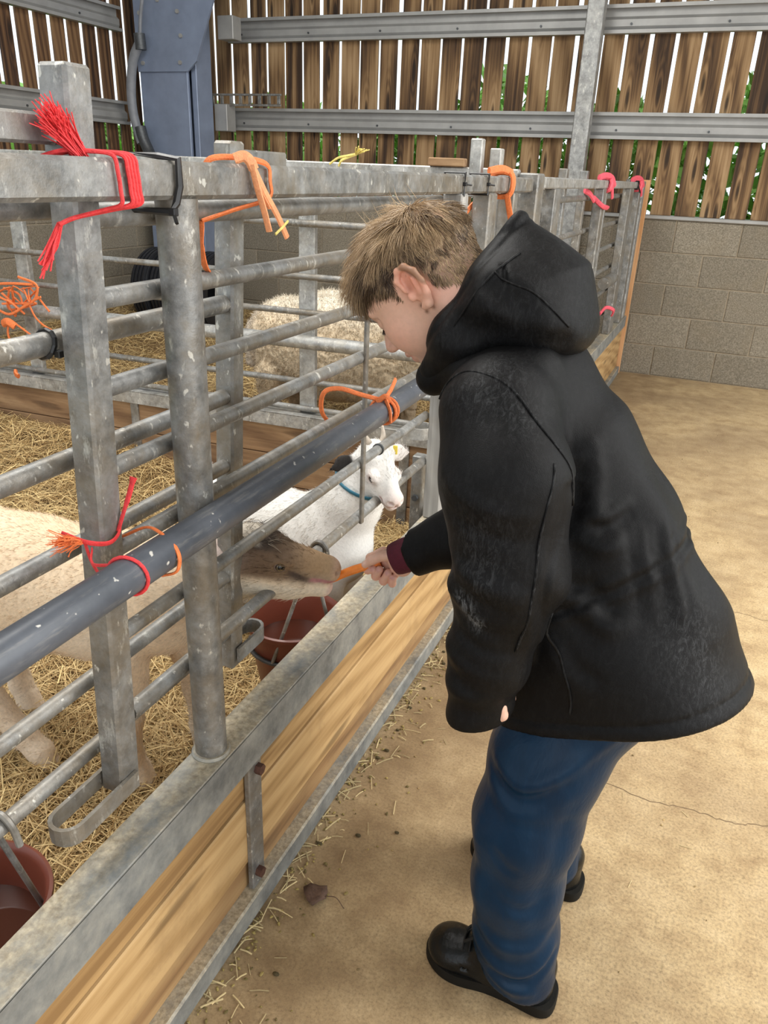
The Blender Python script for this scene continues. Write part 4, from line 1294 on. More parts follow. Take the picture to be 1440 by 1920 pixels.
def strands(P, D, L, W, col, seg=3, droop=None, sides=3):
    """tapering hairs from points P along D (n,3), lengths L, widths W; droop: (n,3) added quadratically"""
    n = len(P)
    D = D / (np.linalg.norm(D, axis=1)[:, None] + 1e-12)
    ref = np.random.default_rng(3).normal(size=(n, 3))
    A = np.cross(D, ref); A /= (np.linalg.norm(A, axis=1)[:, None] + 1e-12)
    B = np.cross(D, A)
    rings = []
    for k in range(seg + 1):
        t = k / seg
        c = P + D * (L[:, None] * t)
        if droop is not None: c = c + droop * (t * t)
        w = W[:, None] * (1 - 0.85 * t)
        for j in range(sides):
            a = 2 * math.pi * j / sides
            rings.append(c + w * (math.cos(a) * A + math.sin(a) * B))
    V = np.stack(rings, 1).reshape(-1, 3)
    m = (seg + 1) * sides
    base = np.arange(n)[:, None] * m
    F = []
    for k in range(seg):
        for j in range(sides):
            l = (j + 1) % sides
            F.append(base + np.array([[k * sides + j, k * sides + l, (k + 1) * sides + l, (k + 1) * sides + j]]))
    return V, np.concatenate(F), np.repeat(col, m, 0)

def sample_faces(V, F, n, rng, weight=None):
    a = np.linalg.norm(np.cross(V[F[:, 2]] - V[F[:, 0]], V[F[:, 3]] - V[F[:, 1]]), axis=1)
    if weight is not None: a = a * weight
    fi = rng.choice(len(F), n, p=a / a.sum())
    u, v = rng.random((2, n))
    q = V[F[fi]]
    return (q[:, 0] * ((1 - u) * (1 - v))[:, None] + q[:, 1] * (u * (1 - v))[:, None] + q[:, 2] * (u * v)[:, None] + q[:, 3] * ((1 - u) * v)[:, None]), fi
# ------------------------------------------------------------------ animals
M['fur_tan'] = mat_vcol('goat_coat', 0.75, 160, 0.22, 0.35, 0.003)
M['fur_white'] = mat_vcol('white_goat_coat', 0.75, 160, 0.12, 0.35, 0.003)
M['wool'] = mat_vcol('sheep_wool', 0.95, 70, 0.30, 0.6, 0.008)
M['eye'] = mat_vcol('goat_eye', 0.08, 50, 0.0, 0)
M['horn'] = mat_plain('horn', (0.55, 0.47, 0.38), 0.5, var=0.2, scale=60)
M['ear_tag'] = mat_plain('yellow_ear_tag', (0.75, 0.58, 0.06), 0.4, var=0.05)
M['collar_blue'] = mat_plain('blue_collar', (0.03, 0.16, 0.24), 0.5, var=0.1)

class Frame:
    def __init__(s, o, a, up):
        s.o = as_np(o); s.a = as_np(a) / np.linalg.norm(a)
        up = as_np(up); s.b = up - s.a * up.dot(s.a); s.b /= np.linalg.norm(s.b)
        s.c = np.cross(s.a, s.b)
        s.ax = np.stack((s.a, s.b, s.c))
    def __call__(s, x, y, z=0.0):
        return s.o + s.a * x + s.b * y + s.c * z
    def inv(s, V):
        d = V - s.o
        return d.dot(s.a), d.dot(s.b), d.dot(s.c)

def goat_head(S, H, L, gap=0.0, w=1.2, ex=0.40, ey=0.05):
    """skull, muzzle, jaw, nose and mouth; w widens the section, (ex, ey) place the eyes"""
    W = L * w
    S.ell(H(0.16 * L, 0.03 * W), (0.32 * L, 0.25 * W, 0.20 * W), H.ax, 0.02)
    S.cap(H(0.22 * L, 0.075 * W), H(0.84 * L, 0.030 * W), 0.165 * W, 0.105 * W, 0.02)
    S.cap(H(0.10 * L, -0.13 * W), H(0.60 * L, -0.075 * W), 0.15 * W, 0.115 * W, 0.025)
    S.cap(H(0.58 * L, -0.075 * W - gap * 0.3), H(0.87 * L, -0.095 * W - gap), 0.10 * W, 0.066 * W, 0.015)
    S.ell(H(0.90 * L, 0.012 * W), (0.10 * L, 0.092 * W, 0.112 * W), H.ax, 0.012)
    for sd in (-1, 1):
        S.ell(H(ex * L, (ey + 0.035) * W, sd * 0.145 * W), (0.10 * L, 0.06 * W, 0.05 * W), H.ax, 0.012)
        S.ell(H(0.24 * L, -0.08 * W, sd * 0.11 * W), (0.17 * L, 0.13 * W, 0.07 * W), H.ax, 0.018)
        S.ell(H(ex * L, ey * W, sd * 0.19 * W), (0.05 * L, 0.036 * W, 0.03 * W), H.ax, 0.006, 'sub')
        S.ell(H(0.955 * L, 0.035 * W, sd * 0.068 * W), (0.045 * L, 0.018 * W, 0.030 * W), H.ax, 0.004, 'sub')
    S.cap(H(0.985 * L, 0.01 * W), H(0.985 * L, -0.05 * W), 0.004, 0.003, 0.003, 'sub')
    # mouth line, opening towards the lips
    S.cap(H(0.66 * L, -0.050 * W - gap * 0.3, -0.2 * W), H(0.66 * L, -0.050 * W - gap * 0.3, 0.2 * W), 0.010 * L, None, 0.004, 'sub')
    S.cap(H(0.68 * L, -0.050 * W - gap * 0.35, 0), H(1.12 * L, -0.045 * W - gap * 0.75, 0), max(0.010 * L, gap * 0.30), max(0.012 * L, gap * 0.55), 0.004, 'sub', (H.c, 0.2))

def eyes(H, L, parent, iris, w=1.2, ex=0.40, ey=0.05, s=1.0):
    W = L * w
    for sd in (-1, 1):
        c = H(ex * L, ey * W, sd * 0.150 * W)
        r = 0.046 * L * s
        V, F = [], []
        n, m = 24, 16
        out = H.c * sd + H.a * 0.3 + H.b * 0.1; out /= np.linalg.norm(out)
        e1 = H.a - out * H.a.dot(out); e1 /= np.linalg.norm(e1)
        e2 = np.cross(out, e1)
        cols = []
        for i in range(m + 1):
            ph = math.pi * i / m
            for j in range(n):
                th = 2 * math.pi * j / n
                d = math.cos(ph) * out + math.sin(ph) * (math.cos(th) * e1 + math.sin(th) * e2)
                V.append(c + d * r)
                q1, q2 = math.sin(ph) * math.cos(th), math.sin(ph) * math.sin(th)
                if ph < math.pi / 2 and abs(q2) < 0.30 and abs(q1) < 0.62: cols.append((0.004, 0.004, 0.005))
                elif ph < 0.85: cols.append(iris)
                else: cols.append((0.012, 0.008, 0.006))
        for i in range(m):
            for j in range(n):
                F.append((i * n + j, i * n + (j + 1) % n, (i + 1) * n + (j + 1) % n, (i + 1) * n + j))
        e = mk('eye', (np.array(V), F), M['eye'], parent, True, np.array(cols))
        # rim of the lids
        rim = [c + out * (r * 0.42) + r * 1.02 * (math.cos(a) * e1 * 1.12 + math.sin(a) * e2 * 0.80) * 0.95 for a in np.linspace(0, 2 * math.pi, 21)[:-1]]
        mk('eyelid', sweep(rim, r * 0.20, 6, closed=True), M['lid'], parent, True)
M['lid'] = mat_plain('goat_eyelid', (0.16, 0.10, 0.07), 0.6, var=0.2)

def fur(V, F, col, n, L0, L1, W, lay, parent, mat, name='fur', weight=None, seed=5, stand=0.35):
    rng = np.random.default_rng(seed)
    N = vnormals(V, F)
    P, fi = sample_faces(V, F, n, rng, weight)
    Np = N[F[fi, 0]]
    D = lay(P)
    D = D - Np * (D * Np).sum(1)[:, None]
    D /= (np.linalg.norm(D, axis=1)[:, None] + 1e-9)
    D = D + Np * stand + rng.normal(0, 0.18, P.shape)
    c = col[F[fi, 0]] * rng.uniform(0.82, 1.12, (n, 1))
    v, f, cc = strands(P - Np * 0.001, D, rng.uniform(L0, L1, n), np.full(n, W), c, 2)
    return mk(name, (v, f), mat, parent, False, cc)

def leg(S, pts, rs, k=0.02):
    S.chain(pts, rs, k)

def tan_goat():
    t = thing('goat', (-1.15, 1.08, 0.04), 'cream goat with a brown face reaching through the bars for the carrot', 'goat')
    S = Solid((-1.66, 0.82, 0.02), (-0.54, 1.34, 0.80), 0.0038)
    # trunk
    S.chain([(-0.965, 1.10, 0.515), (-1.10, 1.08, 0.505), (-1.25, 1.055, 0.505), (-1.42, 1.03, 0.545)], [0.118, 0.140, 0.148, 0.122], 0.03, sq=((0, 1, 0), 1.12))
    S.ell((-0.985, 1.10, 0.59), (0.09, 0.07, 0.075), None, 0.04)
    S.ell((-1.45, 1.03, 0.60), (0.10, 0.095, 0.07), None, 0.04)
    # neck
    S.chain([(-0.95, 1.10, 0.555), (-0.87, 1.095, 0.612), (-0.765, 1.096, 0.655)], [0.100, 0.084, 0.064], 0.03)
    # near fore leg, far fore leg, hind legs
    g0 = 0.045
    leg(S, [(-0.995, 1.035, 0.48), (-1.005, 1.03, 0.34), (-1.018, 1.035, 0.235), (-1.022, 1.04, 0.12), (-1.012, 1.045, 0.075)], [0.060, 0.044, 0.033, 0.024, 0.028])
    leg(S, [(-0.975, 1.17, 0.48), (-0.955, 1.19, 0.34), (-0.95, 1.20, 0.235), (-0.948, 1.20, 0.12), (-0.94, 1.20, 0.075)], [0.060, 0.042, 0.032, 0.024, 0.028])
    leg(S, [(-1.42, 0.985, 0.50), (-1.34, 0.965, 0.36), (-1.40, 0.975, 0.245), (-1.30, 0.985, 0.13), (-1.255, 0.99, 0.085)], [0.095, 0.062, 0.036, 0.027, 0.030])
    leg(S, [(-1.45, 1.09, 0.50), (-1.40, 1.12, 0.36), (-1.47, 1.13, 0.245), (-1.455, 1.13, 0.12), (-1.44, 1.13, 0.075)], [0.092, 0.058, 0.034, 0.025, 0.028])
    for hx, hy in ((-1.005, 1.045), (-0.933, 1.20), (-1.243, 0.992), (-1.43, 1.13)):
        S.cap((hx - 0.006, hy, 0.085), (hx + 0.006, hy, 0.052), 0.026, 0.030, 0.012)
    # tail
    S.cap((-1.53, 1.02, 0.62), (-1.58, 1.02, 0.66), 0.025, 0.014, 0.02)
    poll, nose = as_np((-0.752, 1.098, 0.672)), as_np((-0.578, 1.192, 0.631))
    L = float(np.linalg.norm(nose - poll))
    H = Frame(poll, nose - poll, (0, 0, 1))
    goat_head(S, H, L, 0.013, 1.20, 0.40, 0.05)
    S.cap(H(-0.10 * L, -0.22 * L), H(0.50 * L, -0.20 * L), 0.17 * L, 0.12 * L, 0.04)
    S.cap(H(0.50 * L, -0.20 * L), H(0.80 * L, -0.16 * L), 0.11 * L, 0.08 * L, 0.03)
    S.ell(H(0.10 * L, 0.22 * L), (0.16 * L, 0.09 * L, 0.13 * L), H.ax, 0.02)
    # ears: laid back and out
    for sd in (-1, 1):
        b = H(-0.02 * L, 0.14 * L, sd * 0.18 * L); tp = H(-0.36 * L, 0.24 * L, sd * 0.34 * L)
        S.chain([b, (b + tp) / 2, tp], [0.015, 0.020, 0.006], 0.008, sq=(H.b * 0.9 + H.c * sd * 0.4 + H.a * 0.3, 3.0))
    S.cut((0, 0, 0.046), (0, 0, -1), 0.004)
    V, F = S.mesh(); V = relax(V, F, 2)
    x, y, z = H.inv(V)
    x, y, z = x / L, y / L, z / L
    col = np.tile(as_np((0.80, 0.61, 0.41)), (len(V), 1))
    nz = vnoise(V, 22, 1)
    col = lerp_col(col, 0.55 * sstep(nz, 0.0, 0.5), (0.90, 0.78, 0.62))
    col = lerp_col(col, 0.5 * sstep(V[:, 2], 0.40, 0.12), (0.86, 0.74, 0.60))
    col = lerp_col(col, 0.5 * gauss(V, (-1.42, 1.0, 0.42), 0.12), (0.55, 0.38, 0.22))
    head = sstep(x, -0.45, 0.02)
    face = head * sstep(y + 0.05 * nz, -0.13, -0.03)
    col = lerp_col(col, 0.95 * face * sstep(x, 1.15, 0.2) ** 0.3, (0.115, 0.060, 0.028))
    col = lerp_col(col, 0.8 * sstep(x, 0.42, 0.75) * sstep(y, -0.04, 0.08), (0.42, 0.265, 0.135))
    col = lerp_col(col, head * sstep(y + 0.06 * nz, -0.07, -0.16), (0.72, 0.62, 0.48))
    col = lerp_col(col, 0.95 * sstep(y + 0.05 * nz, 0.15, 0.22) * sstep(x, 0.42, 0.25) * sstep(x, -0.35, -0.1), (0.055, 0.035, 0.022))
    col = lerp_col(col, 0.85 * sstep(y, 0.205, 0.26) * sstep(x, 0.22, 0.12) * sstep(x, -0.1, 0.0), (0.62, 0.55, 0.45))
    # dark stripe from the eye to the mouth corner
    st = np.abs((y - 0.02) + 0.30 * (x - 0.44))
    col = lerp_col(col, 0.9 * sstep(st, 0.045, 0.015) * sstep(x, 0.44, 0.50) * sstep(x, 0.78, 0.62) * (np.abs(z) > 0.05), (0.05, 0.028, 0.018))
    for sd in (-1, 1):
        e = gauss(V, H(0.40 * L, 0.05 * L, sd * 0.19 * L), 0.017)
        col = lerp_col(col, 0.55 * e, (0.30, 0.19, 0.10))
        col = lerp_col(col, 1.2 * gauss(V, H(-0.16 * L, 0.16 * L, sd * 0.29 * L), 0.03), (0.80, 0.66, 0.60))
    tip = sstep(x, 0.86, 0.95)
    col = lerp_col(col, 0.7 * tip * sstep(y, -0.04, 0.02), (0.55, 0.36, 0.26))
    col = lerp_col(col, sstep(x, 0.68, 0.74) * sstep(np.abs(y + 0.055), 0.03, 0.012), (0.42, 0.18, 0.18))
    col = lerp_col(col, 0.9 * tip * sstep(y, -0.06, -0.10), (0.66, 0.46, 0.42))
    col = lerp_col(col, sstep(V[:, 2], 0.068, 0.055), (0.30, 0.24, 0.18))
    b = mk('body', (V, F), M['fur_tan'], t, True, col)
    eyes(H, L, t, (0.16, 0.11, 0.055), 1.20, 0.40, 0.05, 1.2)
    wt = (V[F[:, 0], 2] > 0.09) * (x[F[:, 0]] < 0.72) * 1.0
    def lay(P):
        hx = sstep(P[:, 0], -0.95, -0.80)[:, None]
        return np.tile((-0.9, -0.1, -0.45), (len(P), 1)) * (1 - hx) - H.a[None, :] * hx
    fur(V, F, col, 26000, 0.009, 0.020, 0.00065, lay, t, M['fur_tan'], weight=wt, stand=0.25)
    # forelock
    rng = np.random.default_rng(9)
    n = 900
    P = np.array([H(rng.uniform(-0.05, 0.26) * L, 0.27 * L, rng.normal(0, 0.07) * L) for _ in range(n)])
    D = H.a[None, :] * 0.8 + H.b[None, :] * 0.25 + rng.normal(0, 0.25, (n, 3))
    dk = rng.random((n, 1)) < 0.6
    c = np.where(dk, (0.05, 0.035, 0.025), (0.55, 0.46, 0.35))
    v, f, cc = strands(P, D, rng.uniform(0.02, 0.042, n), np.full(n, 0.0007), c, 3, np.tile(-H.b * 0.008, (n, 1)))
    mk('forelock', (v, f), M['fur_tan'], t, False, cc)
tan_goat()

def white_goat():
    t = thing('goat', (-0.98, 1.68, 0.04), 'white goat with one black ear looking through the bars beside the boy hand', 'goat')
    S = Solid((-1.42, 1.40, 0.02), (-0.56, 1.98, 0.86), 0.0038)
    S.chain([(-0.825, 1.665, 0.42), (-0.95, 1.68, 0.415), (-1.08, 1.70, 0.42), (-1.21, 1.72, 0.45)], [0.105, 0.122, 0.128, 0.105], 0.03, sq=((0, 1, 0), 1.12))
    S.ell((-0.86, 1.67, 0.50), (0.08, 0.065, 0.08), None, 0.04)
    S.chain([(-0.82, 1.665, 0.47), (-0.775, 1.665, 0.57), (-0.735, 1.672, 0.655)], [0.092, 0.074, 0.056], 0.03)
    for pts in ([(-0.82, 1.61, 0.40), (-0.815, 1.605, 0.27), (-0.82, 1.605, 0.19), (-0.82, 1.605, 0.08)], [(-0.83, 1.735, 0.40), (-0.82, 1.745, 0.27), (-0.825, 1.745, 0.19), (-0.825, 1.745, 0.08)]):
        leg(S, pts, [0.055, 0.038, 0.028, 0.026])
    for pts in ([(-1.20, 1.66, 0.40), (-1.16, 1.645, 0.29), (-1.22, 1.645, 0.20), (-1.20, 1.645, 0.08)], [(-1.22, 1.78, 0.40), (-1.18, 1.80, 0.29), (-1.24, 1.80, 0.20), (-1.22, 1.80, 0.08)]):
        leg(S, pts, [0.085, 0.052, 0.030, 0.026])
    S.chain([(-1.27, 1.72, 0.52), (-1.31, 1.72, 0.58), (-1.30, 1.72, 0.65)], [0.03, 0.026, 0.012], 0.02)
    poll, nose = as_np((-0.742, 1.688, 0.694)), as_np((-0.622, 1.588, 0.612))
    L = float(np.linalg.norm(nose - poll))
    H = Frame(poll, nose - poll, (0, 0, 1))
    goat_head(S, H, L, 0.0, 1.25, 0.52, 0.06)
    S.ell(H(0.20 * L, 0.20 * L), (0.2 * L, 0.12 * L, 0.18 * L), H.ax, 0.02)
    ears = {}
    for sd in (-1, 1):
        left = (H.c * sd)[0] < 0
        b, tp = (as_np((-0.760, 1.655, 0.692)), as_np((-0.806, 1.600, 0.672))) if left else (as_np((-0.716, 1.732, 0.690)), as_np((-0.690, 1.822, 0.668)))
        ears[sd] = (b, tp)
        S.chain([b, (b * 0.45 + tp * 0.55), tp], [0.013, 0.022, 0.006], 0.008, sq=(H.a * 0.7 + H.b * 0.7, 3.4))
    S.cut((0, 0, 0.046), (0, 0, -1), 0.004)
    V, F = S.mesh(); V = relax(V, F, 2)
    x, y, z = H.inv(V); x, y, z = x / L, y / L, z / L
    col = np.tile(as_np((0.78, 0.755, 0.71)), (len(V), 1))
    nz = vnoise(V, 20, 4)
    col = lerp_col(col, 0.35 * sstep(V[:, 2], 0.36, 0.12), (0.70, 0.60, 0.46))
    col = lerp_col(col, 0.30 * gauss(V, (-0.78, 1.60, 0.30), 0.12), (0.62, 0.50, 0.36))
    col = lerp_col(col, 0.55 * gauss(V, H(0.92 * L, 0.0, 0), 0.026), (0.85, 0.50, 0.45))
    col = lerp_col(col, sstep(x, 0.72, 0.76) * sstep(np.abs(y + 0.045), 0.028, 0.012) * 0.8, (0.45, 0.22, 0.20))
    for sd in (-1, 1):
        col = lerp_col(col, 1.2 * gauss(V, H(0.52 * L, 0.07 * L, sd * 0.20 * L), 0.009), (0.12, 0.07, 0.06))
        col = lerp_col(col, 0.45 * gauss(V, H(0.52 * L, 0.08 * L, sd * 0.20 * L), 0.020), (0.75, 0.52, 0.47))
    # which ear lies on the camera's left: the one with the larger dot towards -X-Y
    lead = min((-1, 1), key=lambda q: ears[q][1][0])
    b, tp = ears[lead]
    tt = np.clip(((V - b) @ (tp - b)) / ((tp - b) @ (tp - b)), 0, 1)
    dist = np.linalg.norm(V - (b + tt[:, None] * (tp - b)), axis=1)
    col = lerp_col(col, sstep(dist, 0.036, 0.026) * sstep(tt, 0.12, 0.28), (0.018, 0.014, 0.012))
    b2, tp2 = ears[-lead]
    tt2 = np.clip(((V - b2) @ (tp2 - b2)) / ((tp2 - b2) @ (tp2 - b2)), 0, 1)
    dist2 = np.linalg.norm(V - (b2 + tt2[:, None] * (tp2 - b2)), axis=1)
    col = lerp_col(col, 0.5 * sstep(dist2, 0.034, 0.026) * sstep(tt2, 0.3, 0.5), (0.45, 0.38, 0.36))
    col = lerp_col(col, 0.9 * gauss(V, (-0.86, 1.63, 0.60), 0.025), (0.10, 0.08, 0.07))
    col = lerp_col(col, sstep(V[:, 2], 0.068, 0.055), (0.30, 0.24, 0.18))
    mk('body', (V, F), M['fur_white'], t, True, col)
    eyes(H, L, t, (0.03, 0.02, 0.014), 1.25, 0.52, 0.06, 1.0)
    wt = (V[F[:, 0], 2] > 0.09) * (x[F[:, 0]] < 0.70) * 1.0
    def lay(P):
        hx = sstep(P[:, 0], -0.80, -0.72)[:, None]
        return np.tile((-0.7, 0.1, -0.7), (len(P), 1)) * (1 - hx) - H.a[None, :] * hx
    fur(V, F, col, 22000, 0.008, 0.018, 0.0006, lay, t, M['fur_white'], weight=wt, seed=6, stand=0.2)
    for sd in (-1, 1):
        hb = H(0.06 * L, 0.30 * L, sd * 0.10 * L)
        if sd == lead:
            P = [hb, hb + (-0.012, -0.004, 0.020), hb + (-0.030, -0.006, 0.030)]
        else:
            P = [hb, hb + (0.0, 0.006, 0.020), hb + (-0.006, 0.010, 0.042)]
        mk('horn', sweep(smooth_path(P, 4), np.linspace(0.0085, 0.003, 9), 10), M['horn'], t, True)
    tg = b2 * 0.55 + tp2 * 0.45
    Vt, Ft = box((-0.006, -0.002, -0.012), (0.006, 0.002, 0.012), 0.001)
    mk('ear_tag', (Vt + tg + (0.004, -0.012, 0.012), Ft), M['ear_tag'], t)
    cn = as_np((-0.752, 1.668, 0.62)); ca = as_np((0.35, 0.05, 0.9)); ca /= np.linalg.norm(ca)
    e1 = np.cross(ca, (0, 1, 0)); e1 /= np.linalg.norm(e1); e2 = np.cross(ca, e1)
    mk('collar', sweep([cn + 0.072 * (math.cos(a) * e1 + math.sin(a) * e2) for a in np.linspace(0, 6.283, 25)[:-1]], 0.0055, 8, closed=True, flat=0.5), M['collar_blue'], t, True)
white_goat()

def sheep():
    t = thing('sheep', (-1.66, 3.40, 0.08), 'woolly cream sheep standing behind the cross barrier', 'sheep')
    S = Solid((-2.30, 3.00, 0.08), (-0.72, 3.82, 1.02), 0.008)
    S.chain([(-1.96, 3.40, 0.565), (-1.70, 3.40, 0.555), (-1.45, 3.40, 0.565), (-1.25, 3.40, 0.60)], [0.205, 0.255, 0.255, 0.21], 0.05)
    S.chain([(-1.22, 3.40, 0.66), (-1.08, 3.40, 0.76)], [0.16, 0.10], 0.05)
    S.cap((-1.06, 3.40, 0.80), (-0.90, 3.36, 0.70), 0.075, 0.048, 0.02)
    for sd in (-1, 1):
        S.cap((-1.09, 3.40 + sd * 0.06, 0.83), (-1.13, 3.40 + sd * 0.17, 0.82), 0.03, 0.012, 0.02)
    for lx in (-1.98, -1.34):
        for sd in (-1, 1):
            S.chain([(lx, 3.40 + sd * 0.13, 0.42), (lx - 0.02, 3.40 + sd * 0.13, 0.28), (lx, 3.40 + sd * 0.13, 0.12)], [0.09, 0.05, 0.04], 0.03)
    S.cap((-2.16, 3.40, 0.60), (-2.19, 3.40, 0.42), 0.04, 0.03, 0.02)
    S.warp(lambda X, Y, Z: 0.006 * np.sin(55 * X + 9 * np.sin(22 * Z)) * np.sin(60 * Z + 5 * np.sin(30 * X)) + 0.005 * np.sin(50 * Y + 20 * Z))
    V, F = S.mesh(); V = relax(V, F, 1)
    col = np.tile(as_np((0.72, 0.58, 0.40)), (len(V), 1))
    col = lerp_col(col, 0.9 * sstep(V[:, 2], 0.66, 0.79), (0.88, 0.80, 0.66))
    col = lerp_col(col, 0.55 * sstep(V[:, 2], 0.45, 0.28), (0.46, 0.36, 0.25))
    col = lerp_col(col, 0.4 * sstep(V[:, 0], -2.02, -2.15), (0.80, 0.76, 0.72))
    col = lerp_col(col, 0.8 * sstep(V[:, 0], -1.02, -0.95), (0.75, 0.70, 0.64))
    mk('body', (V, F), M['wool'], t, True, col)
    rng = np.random.default_rng(8)
    wt = ((V[F[:, 0], 2] > 0.33) & (V[F[:, 0], 0] < -1.08)) * 1.0
    N = vnormals(V, F)
    P, fi = sample_faces(V, F, 26000, rng, wt)
    D = N[F[fi, 0]] + rng.normal(0, 0.55, P.shape)
    c = col[F[fi, 0]] * rng.uniform(0.8, 1.12, (len(P), 1))
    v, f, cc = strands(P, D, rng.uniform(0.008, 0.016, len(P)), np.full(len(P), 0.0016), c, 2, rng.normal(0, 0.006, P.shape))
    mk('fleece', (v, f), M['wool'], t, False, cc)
    for sd in (-1, 1):
        c0 = as_np((-0.985, 3.385 + sd * 0.062, 0.775))
        V2, F2 = lathe([(0.0001, -0.011), (0.008, -0.008), (0.011, 0.0), (0.008, 0.008), (0.0001, 0.011)], 12, c0)
        mk('eye', (V2, F2), M['eye'], t, True, np.tile((0.02, 0.015, 0.01), (len(V2), 1)))
sheep()
# ------------------------------------------------------------------ the boy
def mat_skin():
    s = NB('skin')
    at = s.n('ShaderNodeAttribute', attribute_name='Col')
    n = s.noise(s.pos(rand=False), 140, 4, 0.6)
    s.color(s.mix(1.0, at.outputs['Color'], s.ramp(n, [(0.3, g(0.93)), (0.7, g(1.03))]), 'MULTIPLY'))
    s.rough(0.5)
    s.set('Subsurface Weight', 0.15); s.set('Subsurface Radius', (0.012, 0.005, 0.003)); s.set('Subsurface Scale', 0.6)
    s.bump(s.noise(s.pos(rand=False), 500, 3), 0.06, 0.001)
    return s.m
M['skin'] = mat_skin()
M['hair'] = mat_vcol('hair', 0.42, 30, 0.15, 0)
def mat_jacket():
    """black softshell; the colour attribute marks where chalky scuffs are rubbed in"""
    s = NB('black_softshell')
    at = s.n('ShaderNodeAttribute', attribute_name='Col')
    p = s.pos(rand=False)
    sc = s.noise(s.pos((1.6, 1, 0.5), False), 95, 6, 0.85, 1.2)
    sp = s.n('ShaderNodeSeparateColor'); s.l(at.outputs['Color'], sp.inputs[0])
    f = s.math('MULTIPLY', sp.outputs[0], s.ramp(sc, [(0.47, g(0)), (0.66, g(1))]))
    s.color(s.mix(f, (0.0050, 0.0048, 0.0050), (0.17, 0.175, 0.18)))
    s.rough(0.5); s.set('Specular IOR Level', 0.12)
    s.bump(s.math('ADD', s.noise(p, 900, 2), s.math('MULTIPLY', s.noise(p, 13, 4, 0.6, 0.8), 4.0)), 0.20, 0.005)
    return s.m
M['jacket'] = mat_jacket()
def mat_trouser():
    s = NB('navy_waterproof')
    p = s.pos((1, 1, 0.5), False)
    n = s.noise(p, 9, 5, 0.6, 0.6)
    s.color(s.ramp(n, [(0.3, (0.0015, 0.014, 0.036)), (0.6, (0.002, 0.023, 0.056)), (0.85, (0.004, 0.032, 0.075))]))
    s.rough(0.36); s.set('Specular IOR Level', 0.18)
    s.bump(s.math('ADD', n, s.math('MULTIPLY', s.noise(p, 34, 4, 0.6, 1.0), 0.25)), 0.30, 0.012)
    return s.m
M['trousers'] = mat_trouser()
M['shoe'] = mat_plain('black_leather', (0.007, 0.0075, 0.0075), 0.28, var=0.4, scale=26, bump=0.45, **{'Specular IOR Level': 0.28})
M['sole'] = mat_plain('black_rubber', (0.010, 0.009, 0.007), 0.7, var=0.3, scale=40, **{'Specular IOR Level': 0.2})
M['maroon'] = mat_plain('maroon_knit', (0.085, 0.006, 0.018), 0.85, var=0.2, scale=90, bump=0.4)
M['lace'] = mat_plain('black_lace', (0.008, 0.008, 0.008), 0.8, var=0.1)
M['carrot'] = mat_plain('carrot', (0.86, 0.24, 0.025), 0.5, var=0.18, scale=70, bump=0.25)
M['nail'] = mat_plain('finger_nail', (0.72, 0.42, 0.36), 0.3, var=0.05)

boy = thing('person', (-0.13, 1.08, 0.0), 'boy in a black hooded jacket and navy trousers leaning over to feed the goat', 'person')

class Head:
    C = as_np((-0.395, 1.078, 1.206))
    f = as_np((-0.66, 0, -0.75)); f = f / np.linalg.norm(f)
    u = as_np((-0.75, 0, 0.66)); u = u / np.linalg.norm(u)
    s = as_np((0.0, -1.0, 0.0))
    ax = np.stack((f, u, s))
    def __call__(s_, f, u, s=0.0):
        return Head.C + Head.f * f + Head.u * u + Head.s * s
    def inv(s_, V):
        d = V - Head.C
        return d.dot(Head.f), d.dot(Head.u), d.dot(Head.s)
Hd = Head()

